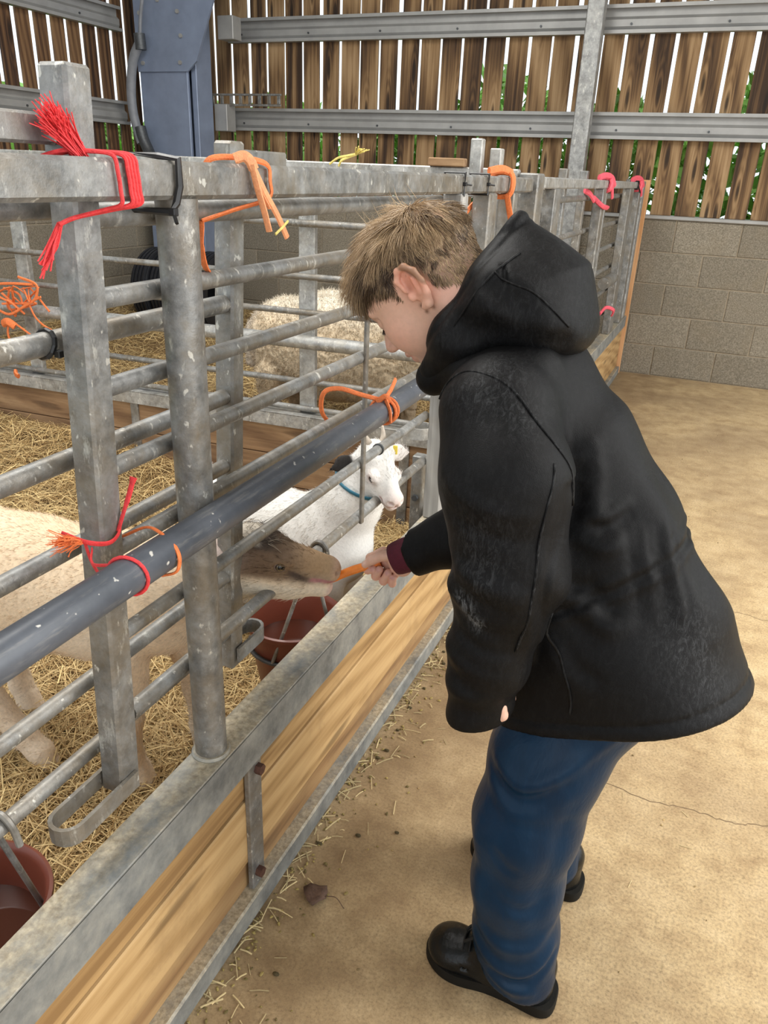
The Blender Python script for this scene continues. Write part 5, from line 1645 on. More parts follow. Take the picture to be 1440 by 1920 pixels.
def boy_head():
    S = Solid((-0.56, 0.96, 1.02), (-0.20, 1.20, 1.36), 0.0022)
    A = Head.ax
    S.ell(Hd(-0.014, 0.030), (0.090, 0.072, 0.071), A, 0.0)
    S.ell(Hd(0.030, 0.020), (0.052, 0.060, 0.058), A, 0.03)
    S.ell(Hd(0.026, -0.036), (0.056, 0.062, 0.052), A, 0.03)
    S.cap(Hd(-0.022, -0.052, 0.030), Hd(0.050, -0.084, 0.012), 0.026, 0.017, 0.022)
    S.cap(Hd(-0.022, -0.052, -0.030), Hd(0.050, -0.084, -0.012), 0.026, 0.017, 0.022)
    S.ell(Hd(0.066, -0.088), (0.016, 0.014, 0.020), A, 0.018)
    for sd in (-1, 1):
        S.ell(Hd(0.050, -0.030, sd * 0.032), (0.030, 0.034, 0.022), A, 0.02)
        S.ell(Hd(0.082, 0.004, sd * 0.029), (0.016, 0.012, 0.019), A, 0.010, 'sub')
        S.ell(Hd(0.069, 0.002, sd * 0.0285), (0.0125, 0.0115, 0.0135), A, 0.004)
        S.cap(Hd(0.080, 0.020, sd * 0.010), Hd(0.072, 0.021, sd * 0.044), 0.0075, 0.005, 0.010)
    S.cap(Hd(0.080, 0.006), Hd(0.100, -0.026), 0.0075, 0.0100, 0.012)
    for sd in (-1, 1):
        S.ell(Hd(0.091, -0.031, sd * 0.0095), (0.010, 0.0075, 0.007), A, 0.006)
        S.ell(Hd(0.096, -0.038, sd * 0.006), (0.004, 0.003, 0.003), A, 0.002, 'sub')
    S.cap(Hd(0.081, -0.053, 0.014), Hd(0.086, -0.052, 0), 0.0048, 0.0060, 0.006)
    S.cap(Hd(0.081, -0.053, -0.014), Hd(0.086, -0.052, 0), 0.0048, 0.0060, 0.006)
    S.cap(Hd(0.077, -0.064, 0.011), Hd(0.081, -0.065, 0), 0.0050, 0.0064, 0.006)
    S.cap(Hd(0.077, -0.064, -0.011), Hd(0.081, -0.065, 0), 0.0050, 0.0064, 0.006)
    S.cap(Hd(0.088, -0.0585, 0.02), Hd(0.088, -0.0585, -0.02), 0.0016, None, 0.002, 'sub')
    # neck down into the collar
    S.chain([Hd(-0.030, -0.020), Hd(-0.042, -0.075), (-0.285, 1.08, 1.09)], [0.056, 0.052, 0.056], 0.03)
    # ears
    for sd in (1, -1):
        def E(a, b, c): return Hd(-0.012 + a, -0.004 + b, sd * (0.0665 + c))
        S.ell(E(-0.004, 0.0, 0.006), (0.016, 0.029, 0.0055), np.stack((Head.f * 0.9 + Head.s * sd * -0.43, Head.u, Head.s * sd * 0.9 + Head.f * 0.43)), 0.006)
        arc = [E(0.012, 0.006, 0.006), E(0.011, 0.022, 0.010), E(0.000, 0.031, 0.013), E(-0.013, 0.028, 0.017), E(-0.020, 0.014, 0.019), E(-0.019, -0.003, 0.017), E(-0.012, -0.018, 0.012), E(-0.002, -0.029, 0.006), E(0.006, -0.028, 0.003)]
        S.chain(arc, [0.0036, 0.0038, 0.0042, 0.0042, 0.0042, 0.0040, 0.0042, 0.0062, 0.005], 0.004)
        S.ell(E(0.0005, 0.004, 0.017), (0.008, 0.014, 0.008), A, 0.005, 'sub')
        S.cap(E(-0.004, -0.010, 0.010), E(-0.010, 0.010, 0.014), 0.0030, 0.0026, 0.004)
        S.ell(E(0.011, -0.007, 0.006), (0.005, 0.007, 0.004), A, 0.004)
    V, F = S.mesh(); V = relax(V, F, 2)
    f, u, s = Hd.inv(V)
    col = np.tile(as_np((0.70, 0.43, 0.315)), (len(V), 1))
    col = lerp_col(col, 0.5 * gauss(V, Hd(0.060, -0.032, 0.045), 0.03), (0.72, 0.36, 0.27))
    col = lerp_col(col, 0.75 * gauss(V, Hd(-0.020, 0.004, 0.082), 0.030), (0.78, 0.30, 0.20))
    col = lerp_col(col, 0.9 * gauss(V, Hd(-0.009, 0.0, 0.068), 0.008), (0.34, 0.10, 0.06))
    col = lerp_col(col, 0.5 * gauss(V, Hd(0.100, -0.030, 0), 0.016), (0.72, 0.34, 0.27))
    col = lerp_col(col, 0.7 * gauss(V, Hd(0.083, -0.058, 0.006), 0.012), (0.60, 0.22, 0.19))
    col = lerp_col(col, 0.35 * sstep(f, -0.01, -0.05) * sstep(u, 0.0, -0.03), (0.72, 0.36, 0.29))
    for a, b in ((0.000, -0.026), (0.001, -0.037), (-0.012, -0.040)):
        col = lerp_col(col, 1.2 * gauss(V, Hd(a, b, 0.060), 0.0030) * (s > 0.03), (0.20, 0.09, 0.05))
    # lashes and brow
    for sd in (-1, 1):
        col = lerp_col(col, 1.0 * gauss(V, Hd(0.080, -0.007, sd * 0.030), 0.006), (0.10, 0.055, 0.04))
        col = lerp_col(col, 0.5 * sstep(np.abs(u - 0.0215), 0.006, 0.002) * sstep(f, 0.055, 0.07) * (np.abs(s) > 0.01) * (np.abs(s) < 0.045), (0.30, 0.17, 0.09))
    # scalp under the hair
    hl = hairline(f, u, s)
    col = lerp_col(col, 0.80 * sstep(hl, -0.004, 0.008), (0.22, 0.125, 0.065))
    return V, F, col

def hairline(f, u, s):
    """positive where hair grows"""
    top = u - np.interp(f, [-0.12, -0.06, -0.035, -0.015, 0.008, 0.016, 0.022, 0.040, 0.060, 0.10], [-0.050, -0.045, -0.025, 0.030, 0.030, -0.008, 0.012, 0.034, 0.046, 0.052])
    return top

def boy_hand_right():
    S = Solid((-0.57, 1.18, 0.575), (-0.38, 1.30, 0.745), 0.0013)
    fg = [([(-0.512, 1.250, 0.670), (-0.538, 1.245, 0.651), (-0.535, 1.228, 0.632), (-0.521, 1.222, 0.640)], 0.0086),
          ([(-0.499, 1.254, 0.657), (-0.524, 1.251, 0.634), (-0.517, 1.227, 0.623), (-0.506, 1.218, 0.645)], 0.0088),
          ([(-0.487, 1.254, 0.645), (-0.508, 1.251, 0.621), (-0.500, 1.227, 0.616), (-0.487, 1.217, 0.643)], 0.0084),
          ([(-0.474, 1.250, 0.637), (-0.490, 1.247, 0.616), (-0.4815, 1.228, 0.615), (-0.4765, 1.220, 0.633)], 0.0076)]
    S.ell((-0.484, 1.243, 0.660), (0.034, 0.0135, 0.027), np.stack((as_np((-0.82, 0.12, -0.56)) / 1.0, as_np((0.1, 0.99, 0.05)), as_np((-0.56, 0.02, 0.83)))), 0.0)
    S.ell((-0.466, 1.232, 0.650), (0.020, 0.014, 0.016), None, 0.012)
    S.ell((-0.476, 1.229, 0.676), (0.020, 0.013, 0.014), None, 0.012)
    S.cap((-0.472, 1.238, 0.668), (-0.40, 1.250, 0.705), 0.021, 0.023, 0.015)
    for P, r in fg:
        T = S.like()
        T.chain(P, [r * 1.05, r, r * 0.98, r * 0.88], 0.003)
        h = np.maximum(0.0028 - np.abs(S.d - T.d), 0) / 0.0028
        S.d = np.minimum(S.d, T.d) - h * h * 0.0007
    S.chain([(-0.470, 1.228, 0.682), (-0.500, 1.221, 0.676), (-0.522, 1.217, 0.662), (-0.5365, 1.217, 0.649)], [0.0135, 0.0105, 0.0092, 0.0074], 0.004)
    V, F = S.mesh(); V = relax(V, F, 2)
    col = np.tile(as_np((0.72, 0.44, 0.33)), (len(V), 1))
    for P, r in fg:
        col = lerp_col(col, 0.6 * gauss(V, P[2], 0.012), (0.74, 0.34, 0.26))
        col = lerp_col(col, 0.5 * gauss(V, P[3], 0.009), (0.76, 0.38, 0.31))
        dd = as_np(P[3]) - as_np(P[2]); dd /= np.linalg.norm(dd)
        col = lerp_col(col, 0.95 * gauss(V, as_np(P[3]) + (-0.001, -0.007, 0.002), 0.0055), (0.58, 0.30, 0.28))
    col = lerp_col(col, 0.8 * gauss(V, (-0.536, 1.211, 0.655), 0.006), (0.80, 0.56, 0.48))
    return V, F, col

def boy_hand_left():
    S = Solid((-0.27, 0.83, 0.56), (-0.13, 0.94, 0.76), 0.0025)
    S.cap((-0.198, 0.885, 0.75), (-0.188, 0.885, 0.665), 0.022, 0.021, 0.01)
    S.ell((-0.180, 0.885, 0.655), (0.020, 0.030, 0.032), None, 0.012)
    for k, dy in enumerate((-0.022, -0.008, 0.007, 0.020)):
        S.chain([(-0.176, 0.885 + dy, 0.640), (-0.170, 0.885 + dy, 0.612), (-0.182, 0.887 + dy, 0.597), (-0.196, 0.887 + dy, 0.603)], [0.0085, 0.008, 0.0076, 0.0068], 0.003)
    S.chain([(-0.195, 0.866, 0.665), (-0.208, 0.862, 0.635), (-0.210, 0.868, 0.615)], [0.011, 0.0092, 0.0075], 0.004)
    V, F = S.mesh()
    V = V + (0.006, 0.0, 0.058)
    return V, F, np.tile(as_np((0.72, 0.44, 0.33)), (len(V), 1))

def boy_core():
    """the body beneath the clothes"""
    S = Solid((-0.50, 0.84, 0.02), (0.12, 1.34, 1.16), 0.010)
    S.chain([(-0.285, 1.08, 1.09), (-0.235, 1.08, 1.03), (-0.13, 1.08, 0.84), (-0.045, 1.08, 0.66)], [0.055, 0.085, 0.085, 0.095], 0.03, sq=((0, 1, 0), 0.82))
    S.chain([(-0.235, 0.95, 1.06), (-0.19, 0.895, 0.87), (-0.198, 0.885, 0.72)], [0.045, 0.036, 0.026], 0.03)
    S.chain([(-0.245, 1.21, 1.05), (-0.285, 1.265, 0.80), (-0.41, 1.248, 0.70)], [0.045, 0.036, 0.024], 0.03)
    S.chain([(-0.06, 1.03, 0.64), (-0.122, 0.965, 0.38), (-0.100, 0.96, 0.08)], [0.062, 0.050, 0.034], 0.03)
    S.chain([(-0.05, 1.13, 0.64), (-0.115, 1.195, 0.38), (-0.096, 1.208, 0.08)], [0.062, 0.046, 0.032], 0.03)
    V, F = S.mesh(); V = relax(V, F, 2)
    return V, F, np.tile(as_np((0.03, 0.03, 0.035)), (len(V), 1))   # dark base layer, hidden by the clothes

def build_body():
    Vs, Fs, Cs, n = [], [], [], 0
    for V, F, c in (boy_core(), boy_head(), boy_hand_right(), boy_hand_left()):
        Vs.append(V); Fs.append(F + n); Cs.append(c); n += len(V)
    HV, HF = Vs[1], Fs[1] - len(Vs[0])
    mk('body', (np.concatenate(Vs), np.concatenate(Fs)), M['skin'], boy, True, np.concatenate(Cs))
    return HV, HF
HV, HF = build_body()

def hair():
    rng = np.random.default_rng(21)
    f, u, s = Hd.inv(HV)
    N = vnormals(HV, HF)
    hl = hairline(f, u, s)
    ear = np.exp(-(((f + 0.016) / 0.022) ** 2 + ((u - 0.0) / 0.032) ** 2)) * (np.abs(s) > 0.055)
    nl = np.stack((N.dot(Head.f), N.dot(Head.u), N.dot(Head.s)), 1)
    ok = (hl > 0) & (ear < 0.45) & (np.abs(s) < 0.078)
    w = ok[HF[:, 0]] * 1.0
    n = 15000
    P, fi = sample_faces(HV, HF, n, rng, w)
    pf, pu, ps = Hd.inv(P)
    Np = N[HF[fi, 0]]
    topness = sstep(pu, 0.045, 0.085) * sstep(pf, -0.085, -0.03)
    front = sstep(pf, 0.0, 0.05) * sstep(pu, 0.03, 0.05)
    L = 0.010 + 0.016 * sstep(pu, 0.0, 0.05) + 0.030 * topness + 0.010 * front
    L *= rng.uniform(0.7, 1.2, n)
    # flow away from the whorl near the crown, forward over the top
    wh = np.array((-0.060, 0.085, 0.010))
    lf = np.stack((pf - wh[0], pu - wh[1], ps - wh[2]), 1)
    lf[:, 0] += 0.05 * topness + 0.04 * front
    lf[:, 1] -= 0.03
    lf /= np.linalg.norm(lf, axis=1)[:, None]
    D = lf[:, :1] * Head.f + lf[:, 1:2] * Head.u + lf[:, 2:] * Head.s
    D = D - Np * (D * Np).sum(1)[:, None]
    D /= np.linalg.norm(D, axis=1)[:, None] + 1e-9
    # clumps
    cid = rng.integers(0, 260, n)
    cp = P[rng.integers(0, n, 260)]
    d2 = ((P[:, None, :] - cp[None, ::1, :]) ** 2).sum(2)
    cid = d2.argmin(1)
    cdir = rng.normal(0, 0.20, (260, 3))
    lift = (0.30 + 0.35 * topness)[:, None]
    D = D + Np * lift + cdir[cid] + rng.normal(0, 0.10, (n, 3))
    pull = (cp[cid] - P) * 0.35
    droop = -Np * (L * 0.30)[:, None] + pull * (topness + 0.3)[:, None]
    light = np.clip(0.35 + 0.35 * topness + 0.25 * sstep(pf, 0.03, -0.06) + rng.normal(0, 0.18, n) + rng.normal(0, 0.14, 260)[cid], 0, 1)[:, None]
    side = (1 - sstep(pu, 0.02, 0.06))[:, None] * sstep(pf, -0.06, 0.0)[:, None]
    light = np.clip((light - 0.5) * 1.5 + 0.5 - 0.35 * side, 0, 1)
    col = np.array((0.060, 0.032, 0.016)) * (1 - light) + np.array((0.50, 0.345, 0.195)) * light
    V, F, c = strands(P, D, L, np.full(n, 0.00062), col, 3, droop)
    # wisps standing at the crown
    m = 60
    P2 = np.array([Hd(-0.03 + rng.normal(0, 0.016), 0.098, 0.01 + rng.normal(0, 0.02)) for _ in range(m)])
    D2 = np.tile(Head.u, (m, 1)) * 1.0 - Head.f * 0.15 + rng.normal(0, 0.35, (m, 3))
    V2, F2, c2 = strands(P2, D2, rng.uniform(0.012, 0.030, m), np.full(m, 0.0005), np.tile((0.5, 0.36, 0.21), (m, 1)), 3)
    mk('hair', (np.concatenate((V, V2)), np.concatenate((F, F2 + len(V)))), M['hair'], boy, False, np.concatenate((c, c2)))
    # eyelashes
    m = 40
    for sd in (1, -1):
        P3 = np.array([Hd(0.0815 - 0.010 * abs(k / m - 0.4), -0.006, sd * (0.018 + 0.024 * k / m)) for k in range(m)])
        D3 = np.tile(Head.f * 0.8 - Head.u * 0.75 + Head.s * sd * 0.2, (m, 1)) + rng.normal(0, 0.12, (m, 3))
        V3, F3, c3 = strands(P3, D3, rng.uniform(0.006, 0.010, m), np.full(m, 0.0004), np.tile((0.05, 0.03, 0.02), (m, 1)), 2)
        mk('eyelashes', (V3, F3), M['hair'], boy, False, c3)
hair()

HEM_N = as_np((0.36, -0.17, -1.0)) / np.linalg.norm((0.36, -0.17, -1.0))
def jacket():
    S = Solid((-0.46, 0.78, 0.50), (0.24, 1.38, 1.20), 0.0042)
    ty = ((0, 1, 0), 1.0)
    S.chain([(-0.262, 1.08, 1.088), (-0.225, 1.08, 1.035), (-0.178, 1.08, 0.985), (-0.100, 1.08, 0.86), (-0.034, 1.075, 0.72), (0.022, 1.07, 0.57)], [0.078, 0.100, 0.118, 0.128, 0.149, 0.182], 0.02, sq=ty)
    S.cap((-0.140, 1.05, 0.82), (-0.092, 1.035, 0.58), 0.105, 0.120, 0.05)
    # folds of the body panels: gathers hanging from a waist seam
    ax = as_np((-0.53, 0, 0.85))
    def folds(X, Y, Z):
        t = (X + 0.09) * ax[0] + (Z - 0.83) * ax[2]
        ph = np.arctan2(Y - 1.08, (X + 0.09) * 0.85 + (Z - 0.83) * 0.53)
        seam = 0.0030 * np.exp(-(t / 0.006) ** 2) - 0.0022 * np.exp(-((t - 0.012) / 0.006) ** 2) - 0.0022 * np.exp(-((t + 0.012) / 0.006) ** 2)
        gath = 0.0025 * np.sin(ph * 11 + 1.3 * np.sin(ph * 3)) * np.exp(-((t + 0.045) / 0.055) ** 2)
        gath2 = 0.0035 * np.sin(ph * 9 + 2.0) * np.exp(-((t - 0.06) / 0.06) ** 2)
        hem = 0.0035 * np.exp(-(((Z - 0.578) - 0.36 * (X + 0.17) + 0.17 * (Y - 0.95) - 0.026) / 0.004) ** 2)
        big = 0.006 * np.sin(ph * 4 + 18 * t + 0.7) * np.exp(-((t + 0.12) / 0.12) ** 2)
        return seam + gath + gath2 + hem + big
    S.warp(folds)
    S.chain([(-0.235, 1.20, 1.06), (-0.225, 1.08, 1.085), (-0.230, 0.965, 1.075)], [0.072, 0.078, 0.072], 0.04)
    S.cut((-0.17, 0.95, 0.578), HEM_N, 0.008)
    # hollow above the hem
    S.cap((0.005, 1.075, 0.56), (-0.035, 1.075, 0.66), 0.150, 0.120, 0.01, 'sub', ty)
    # sleeves: near one hanging, far one reaching
    def sleeve(P, R, k, wr):
        T = S.like()
        T.chain(P, R, 0.02)
        T.warp(wr)
        return T
    def union(T, k):
        h = np.maximum(k - np.abs(S.d - T.d), 0) / k
        S.d = np.minimum(S.d, T.d) - h * h * k * 0.25
    near = sleeve([(-0.238, 0.945, 1.075), (-0.205, 0.905, 1.00), (-0.184, 0.893, 0.88), (-0.197, 0.886, 0.745), (-0.205, 0.884, 0.645)], [0.074, 0.083, 0.074, 0.056, 0.045], 0.02,
                  lambda X, Y, Z: 0.0035 * np.sin(70 * Z + 26 * X + 3 * np.sin(30 * Y)) * np.exp(-((Z - 0.84) / 0.07) ** 2) + 0.003 * np.sin(95 * Z - 30 * X) * np.exp(-((Z - 0.70) / 0.05) ** 2)
                  + 0.0030 * np.exp(-((X + 0.128 - 0.05 * (Z - 0.9)) / 0.004) ** 2) * (Z < 1.02))
    near.cut((-0.20, 0.885, 0.640), (0.30, 0, -1.0), 0.006)
    near.cap((-0.205, 0.884, 0.62), (-0.199, 0.886, 0.70), 0.036, 0.036, 0.004, 'sub')
    far = sleeve([(-0.245, 1.215, 1.055), (-0.270, 1.255, 0.93), (-0.290, 1.272, 0.805), (-0.385, 1.252, 0.722), (-0.455, 1.236, 0.679)], [0.074, 0.070, 0.060, 0.050, 0.044], 0.02,
                 lambda X, Y, Z: 0.003 * np.sin(80 * X + 30 * Z) * np.exp(-((X + 0.33) / 0.06) ** 2))
    fd = as_np((-0.070, -0.016, -0.043)); fd /= np.linalg.norm(fd)
    far.cut((-0.452, 1.236, 0.681), fd, 0.006)
    far.cap((-0.47, 1.233, 0.67), (-0.40, 1.249, 0.713), 0.035, 0.035, 0.004, 'sub')
    union(far, 0.02)
    union(near, 0.020)
    # armhole seam of the near sleeve
    arm = smooth_path([(-0.305, 0.925, 1.085), (-0.27, 0.925, 1.13), (-0.215, 0.935, 1.145), (-0.160, 0.925, 1.105), (-0.125, 0.905, 1.045), (-0.108, 0.90, 0.98)], 5)
    # pulled cloth below the arm and over the hip
    S.ridge([(-0.100, 0.955, 1.045), (-0.098, 0.95, 1.00), (-0.108, 0.945, 0.955)], 0.013, -0.012)
    S.ridge([(-0.080, 0.96, 1.06), (-0.078, 0.955, 1.01), (-0.088, 0.95, 0.96), (-0.10, 0.94, 0.93)], 0.010, 0.006)
    S.ridge([(-0.098, 0.95, 0.955), (-0.070, 0.952, 0.962), (-0.035, 0.965, 0.985)], 0.009, 0.006)
    S.ridge([(-0.098, 0.95, 0.938), (-0.068, 0.952, 0.942), (-0.035, 0.965, 0.965)], 0.009, -0.007)
    S.ridge([(-0.105, 0.94, 0.920), (-0.075, 0.945, 0.912), (-0.045, 0.955, 0.925)], 0.010, 0.006)
    S.ridge([(-0.110, 0.925, 0.850), (-0.085, 0.92, 0.825), (-0.050, 0.915, 0.812), (-0.02, 0.92, 0.82)], 0.013, 0.008)
    S.ridge([(-0.112, 0.925, 0.875), (-0.080, 0.92, 0.850), (-0.045, 0.92, 0.842)], 0.012, -0.008)
    S.ridge([(-0.10, 0.90, 0.79), (-0.085, 0.90, 0.75), (-0.05, 0.90, 0.73)], 0.013, -0.006)
    for k_ in range(5):
        x_ = -0.03 + 0.016 * k_
        S.ridge([(x_, 0.95 + 0.016 * k_, 0.955 - 0.002 * k_), (x_ + 0.012, 0.94 + 0.014 * k_, 0.90), (x_ + 0.030, 0.93 + 0.012 * k_, 0.83)], 0.006, 0.0035 * (1 if k_ % 2 else -1))
    for z_, a_ in ((1.0, 0.004), (0.965, -0.004), (0.90, 0.004), (0.870, -0.006), (0.845, 0.005), (0.80, -0.004), (0.76, 0.004), (0.73, -0.004), (0.70, 0.003)):
        S.ridge([(-0.265, 0.86, z_ + 0.012), (-0.215, 0.815, z_ - 0.006), (-0.15, 0.825, z_ - 0.012 - 0.2 * a_)], 0.010, a_)
    # stand collar at the throat
    for sd in (-1, 1):
        S.chain([(-0.20, 1.08 + sd * 0.085, 1.13), (-0.30, 1.08 + sd * 0.075, 1.115), (-0.358, 1.08 + sd * 0.04, 1.085), (-0.370, 1.08, 1.078)], [0.026, 0.024, 0.022, 0.022], 0.02)
    V, F = S.mesh(); V = relax(V, F, 2)
    m = np.full(len(V), 0.03)
    for c, r, a in (((-0.226, 0.830, 0.850), 0.014, 1.4), ((-0.206, 0.826, 0.830), 0.010, 1.6), ((-0.212, 0.82, 0.95), 0.045, 0.14), ((-0.20, 0.82, 0.90), 0.03, 0.12), ((-0.24, 0.88, 1.14), 0.05, 0.22), ((-0.17, 0.87, 1.11), 0.03, 0.2), ((0.07, 0.97, 0.80), 0.05, 0.25), ((0.10, 0.97, 0.73), 0.05, 0.16)):
        m = m + a * gauss(V, c, r)
    col = np.repeat(np.clip(m, 0, 1)[:, None], 3, 1)
    jk = mk('jacket', (V, F), M['jacket'], boy, True, col)
    def on_cloth(pts, sub=6, lift=0.0008):
        Q = smooth_path(pts, sub)
        N_ = vnormals(V, F)
        out = []
        for q in Q:
            i_ = ((V - q) ** 2).sum(1).argmin()
            out.append(V[i_] + N_[i_] * lift)
        out = np.array(out)
        for _ in range(2):
            out[1:-1] = 0.5 * out[1:-1] + 0.25 * (out[:-2] + out[2:])
        return out
    for pts in ([(-0.300, 0.93, 1.085), (-0.27, 0.92, 1.119), (-0.216, 0.90, 1.122), (-0.156, 0.88, 1.093), (-0.121, 0.89, 1.046), (-0.111, 0.90, 0.985)],
                [(-0.125, 0.86, 1.06), (-0.132, 0.84, 1.0), (-0.135, 0.83, 0.93), (-0.140, 0.83, 0.86), (-0.150, 0.84, 0.79)]):
        mk('seam', sweep(on_cloth(pts), 0.0017, 6), M['jacket'], jk, True, np.full((len(on_cloth(pts)) * 6, 3), 0.25))
    pz = on_cloth([(-0.122, 0.905, 0.825), (-0.105, 0.90, 0.77), (-0.088, 0.895, 0.70), (-0.082, 0.89, 0.66)])
    mk('pocket_zip', sweep(pz, 0.0022, 6), M['jacket'], jk, True, np.full((len(pz) * 6, 3), 0.1))
    # maroon jumper cuff
    c0, c1 = as_np((-0.435, 1.241, 0.694)), as_np((-0.481, 1.2305, 0.667))
    d = (c1 - c0) / np.linalg.norm(c1 - c0)
    mid = [c0 + (c1 - c0) * t for t in (0, 0.3, 0.6, 0.85, 1.0, 1.0, 0.9, 0.6, 0.3)]
    mk('jumper_cuff', sweep(mid, [0.033, 0.034, 0.034, 0.033, 0.031, 0.027, 0.0265, 0.027, 0.027], 28, caps=False), M['maroon'], boy, True)
jacket()

def hood():
    S = Solid((-0.46, 0.90, 1.02), (-0.08, 1.26, 1.36), 0.0032)
    S.cap((-0.268, 1.08, 1.292), (-0.240, 1.08, 1.225), 0.022, 0.078, 0.02)
    S.ell((-0.240, 1.08, 1.200), (0.094, 0.112, 0.070), np.stack((as_np((0.80, 0, -0.60)), as_np((0, 1, 0)), as_np((0.60, 0, 0.80)))), 0.04)
    S.ell((-0.203, 1.08, 1.188), (0.062, 0.100, 0.034), np.stack((as_np((0.85, 0, -0.52)), as_np((0, 1, 0)), as_np((0.52, 0, 0.85)))), 0.03)
    for sd in (-1, 1):
        S.chain([(-0.262, 1.08 + sd * 0.070, 1.205), (-0.315, 1.08 + sd * 0.066, 1.150), (-0.352, 1.08 + sd * 0.046, 1.100)], [0.046, 0.036, 0.026], 0.03)
    # dents of the collapsed cloth
    for sd in (-1, 1):
        S.cap((-0.262, 1.08 + sd * 0.118, 1.232), (-0.225, 1.08 + sd * 0.126, 1.210), 0.010, 0.016, 0.02, 'sub')
        S.cap((-0.205, 1.08 + sd * 0.12, 1.158), (-0.165, 1.08 + sd * 0.09, 1.162), 0.010, 0.010, 0.02, 'sub')
        S.cap((-0.300, 1.08 + sd * 0.112, 1.172), (-0.220, 1.08 + sd * 0.13, 1.168), 0.006, 0.010, 0.03, 'sub')
    pn = as_np((-0.852, 0, 0.525)); pp_ = as_np((-0.318, 1.08, 1.238))
    X, Y, Z = S.ax[0][:, None, None], S.ax[1][None, :, None], S.ax[2][None, None, :]
    e = (X - pp_[0]) * pn[0] + (Z - pp_[2]) * pn[2] + 0 * Y
    outer = S.d.copy()
    # stitched band round the opening
    band = (np.exp(-((e + 0.0) / 0.016) ** 4) * 0.0022 - np.exp(-((e + 0.019) / 0.0032) ** 2) * 0.0022).astype(np.float32)
    S.d = S.d - band
    # hollow shell open at the front
    inner = outer + 0.013
    cav = np.maximum(inner, -(e + 0.125).astype(np.float32))
    S.d = np.maximum(S.d, -cav)
    S.cut(pp_, pn, 0.004)
    S.cap((-0.345, 1.08, 1.17), (-0.30, 1.08, 1.08), 0.062, 0.058, 0.01, 'sub')
    # seams
    for arc in ([(-0.268, 0.985, 1.268), (-0.240, 0.968, 1.248), (-0.205, 0.962, 1.240), (-0.172, 0.968, 1.215), (-0.156, 0.982, 1.185)], [(-0.275, 1.0, 1.285), (-0.262, 0.990, 1.262), (-0.25, 0.975, 1.235)]):
        S.chain(smooth_path(arc, 4), [0.003] * 17, 0.003, 'sub')
    V, F = S.mesh(); V = relax(V, F, 2)
    col = np.tile(as_np((0.06, 0.06, 0.06)), (len(V), 1))
    hd = mk('hood', (V, F), M['jacket'], boy, True, col)
    N_ = vnormals(V, F)
    def stitch(pts):
        out = []
        for q in smooth_path(pts, 6):
            i_ = ((V - q) ** 2).sum(1).argmin()
            out.append(V[i_] + N_[i_] * 0.0006)
        out = np.array(out)
        for _ in range(3):
            out[1:-1] = 0.5 * out[1:-1] + 0.25 * (out[:-2] + out[2:])
        mk('seam', sweep(out, 0.0015, 6), M['jacket'], hd, True, np.full((len(out) * 6, 3), 0.12))
    stitch([(-0.240, 1.00, 1.292), (-0.262, 0.975, 1.255), (-0.290, 0.970, 1.212), (-0.315, 0.980, 1.172), (-0.332, 0.998, 1.135)])
    stitch([(-0.268, 0.972, 1.250), (-0.245, 0.965, 1.236), (-0.205, 0.962, 1.232), (-0.172, 0.970, 1.212), (-0.150, 0.985, 1.185)])
hood()

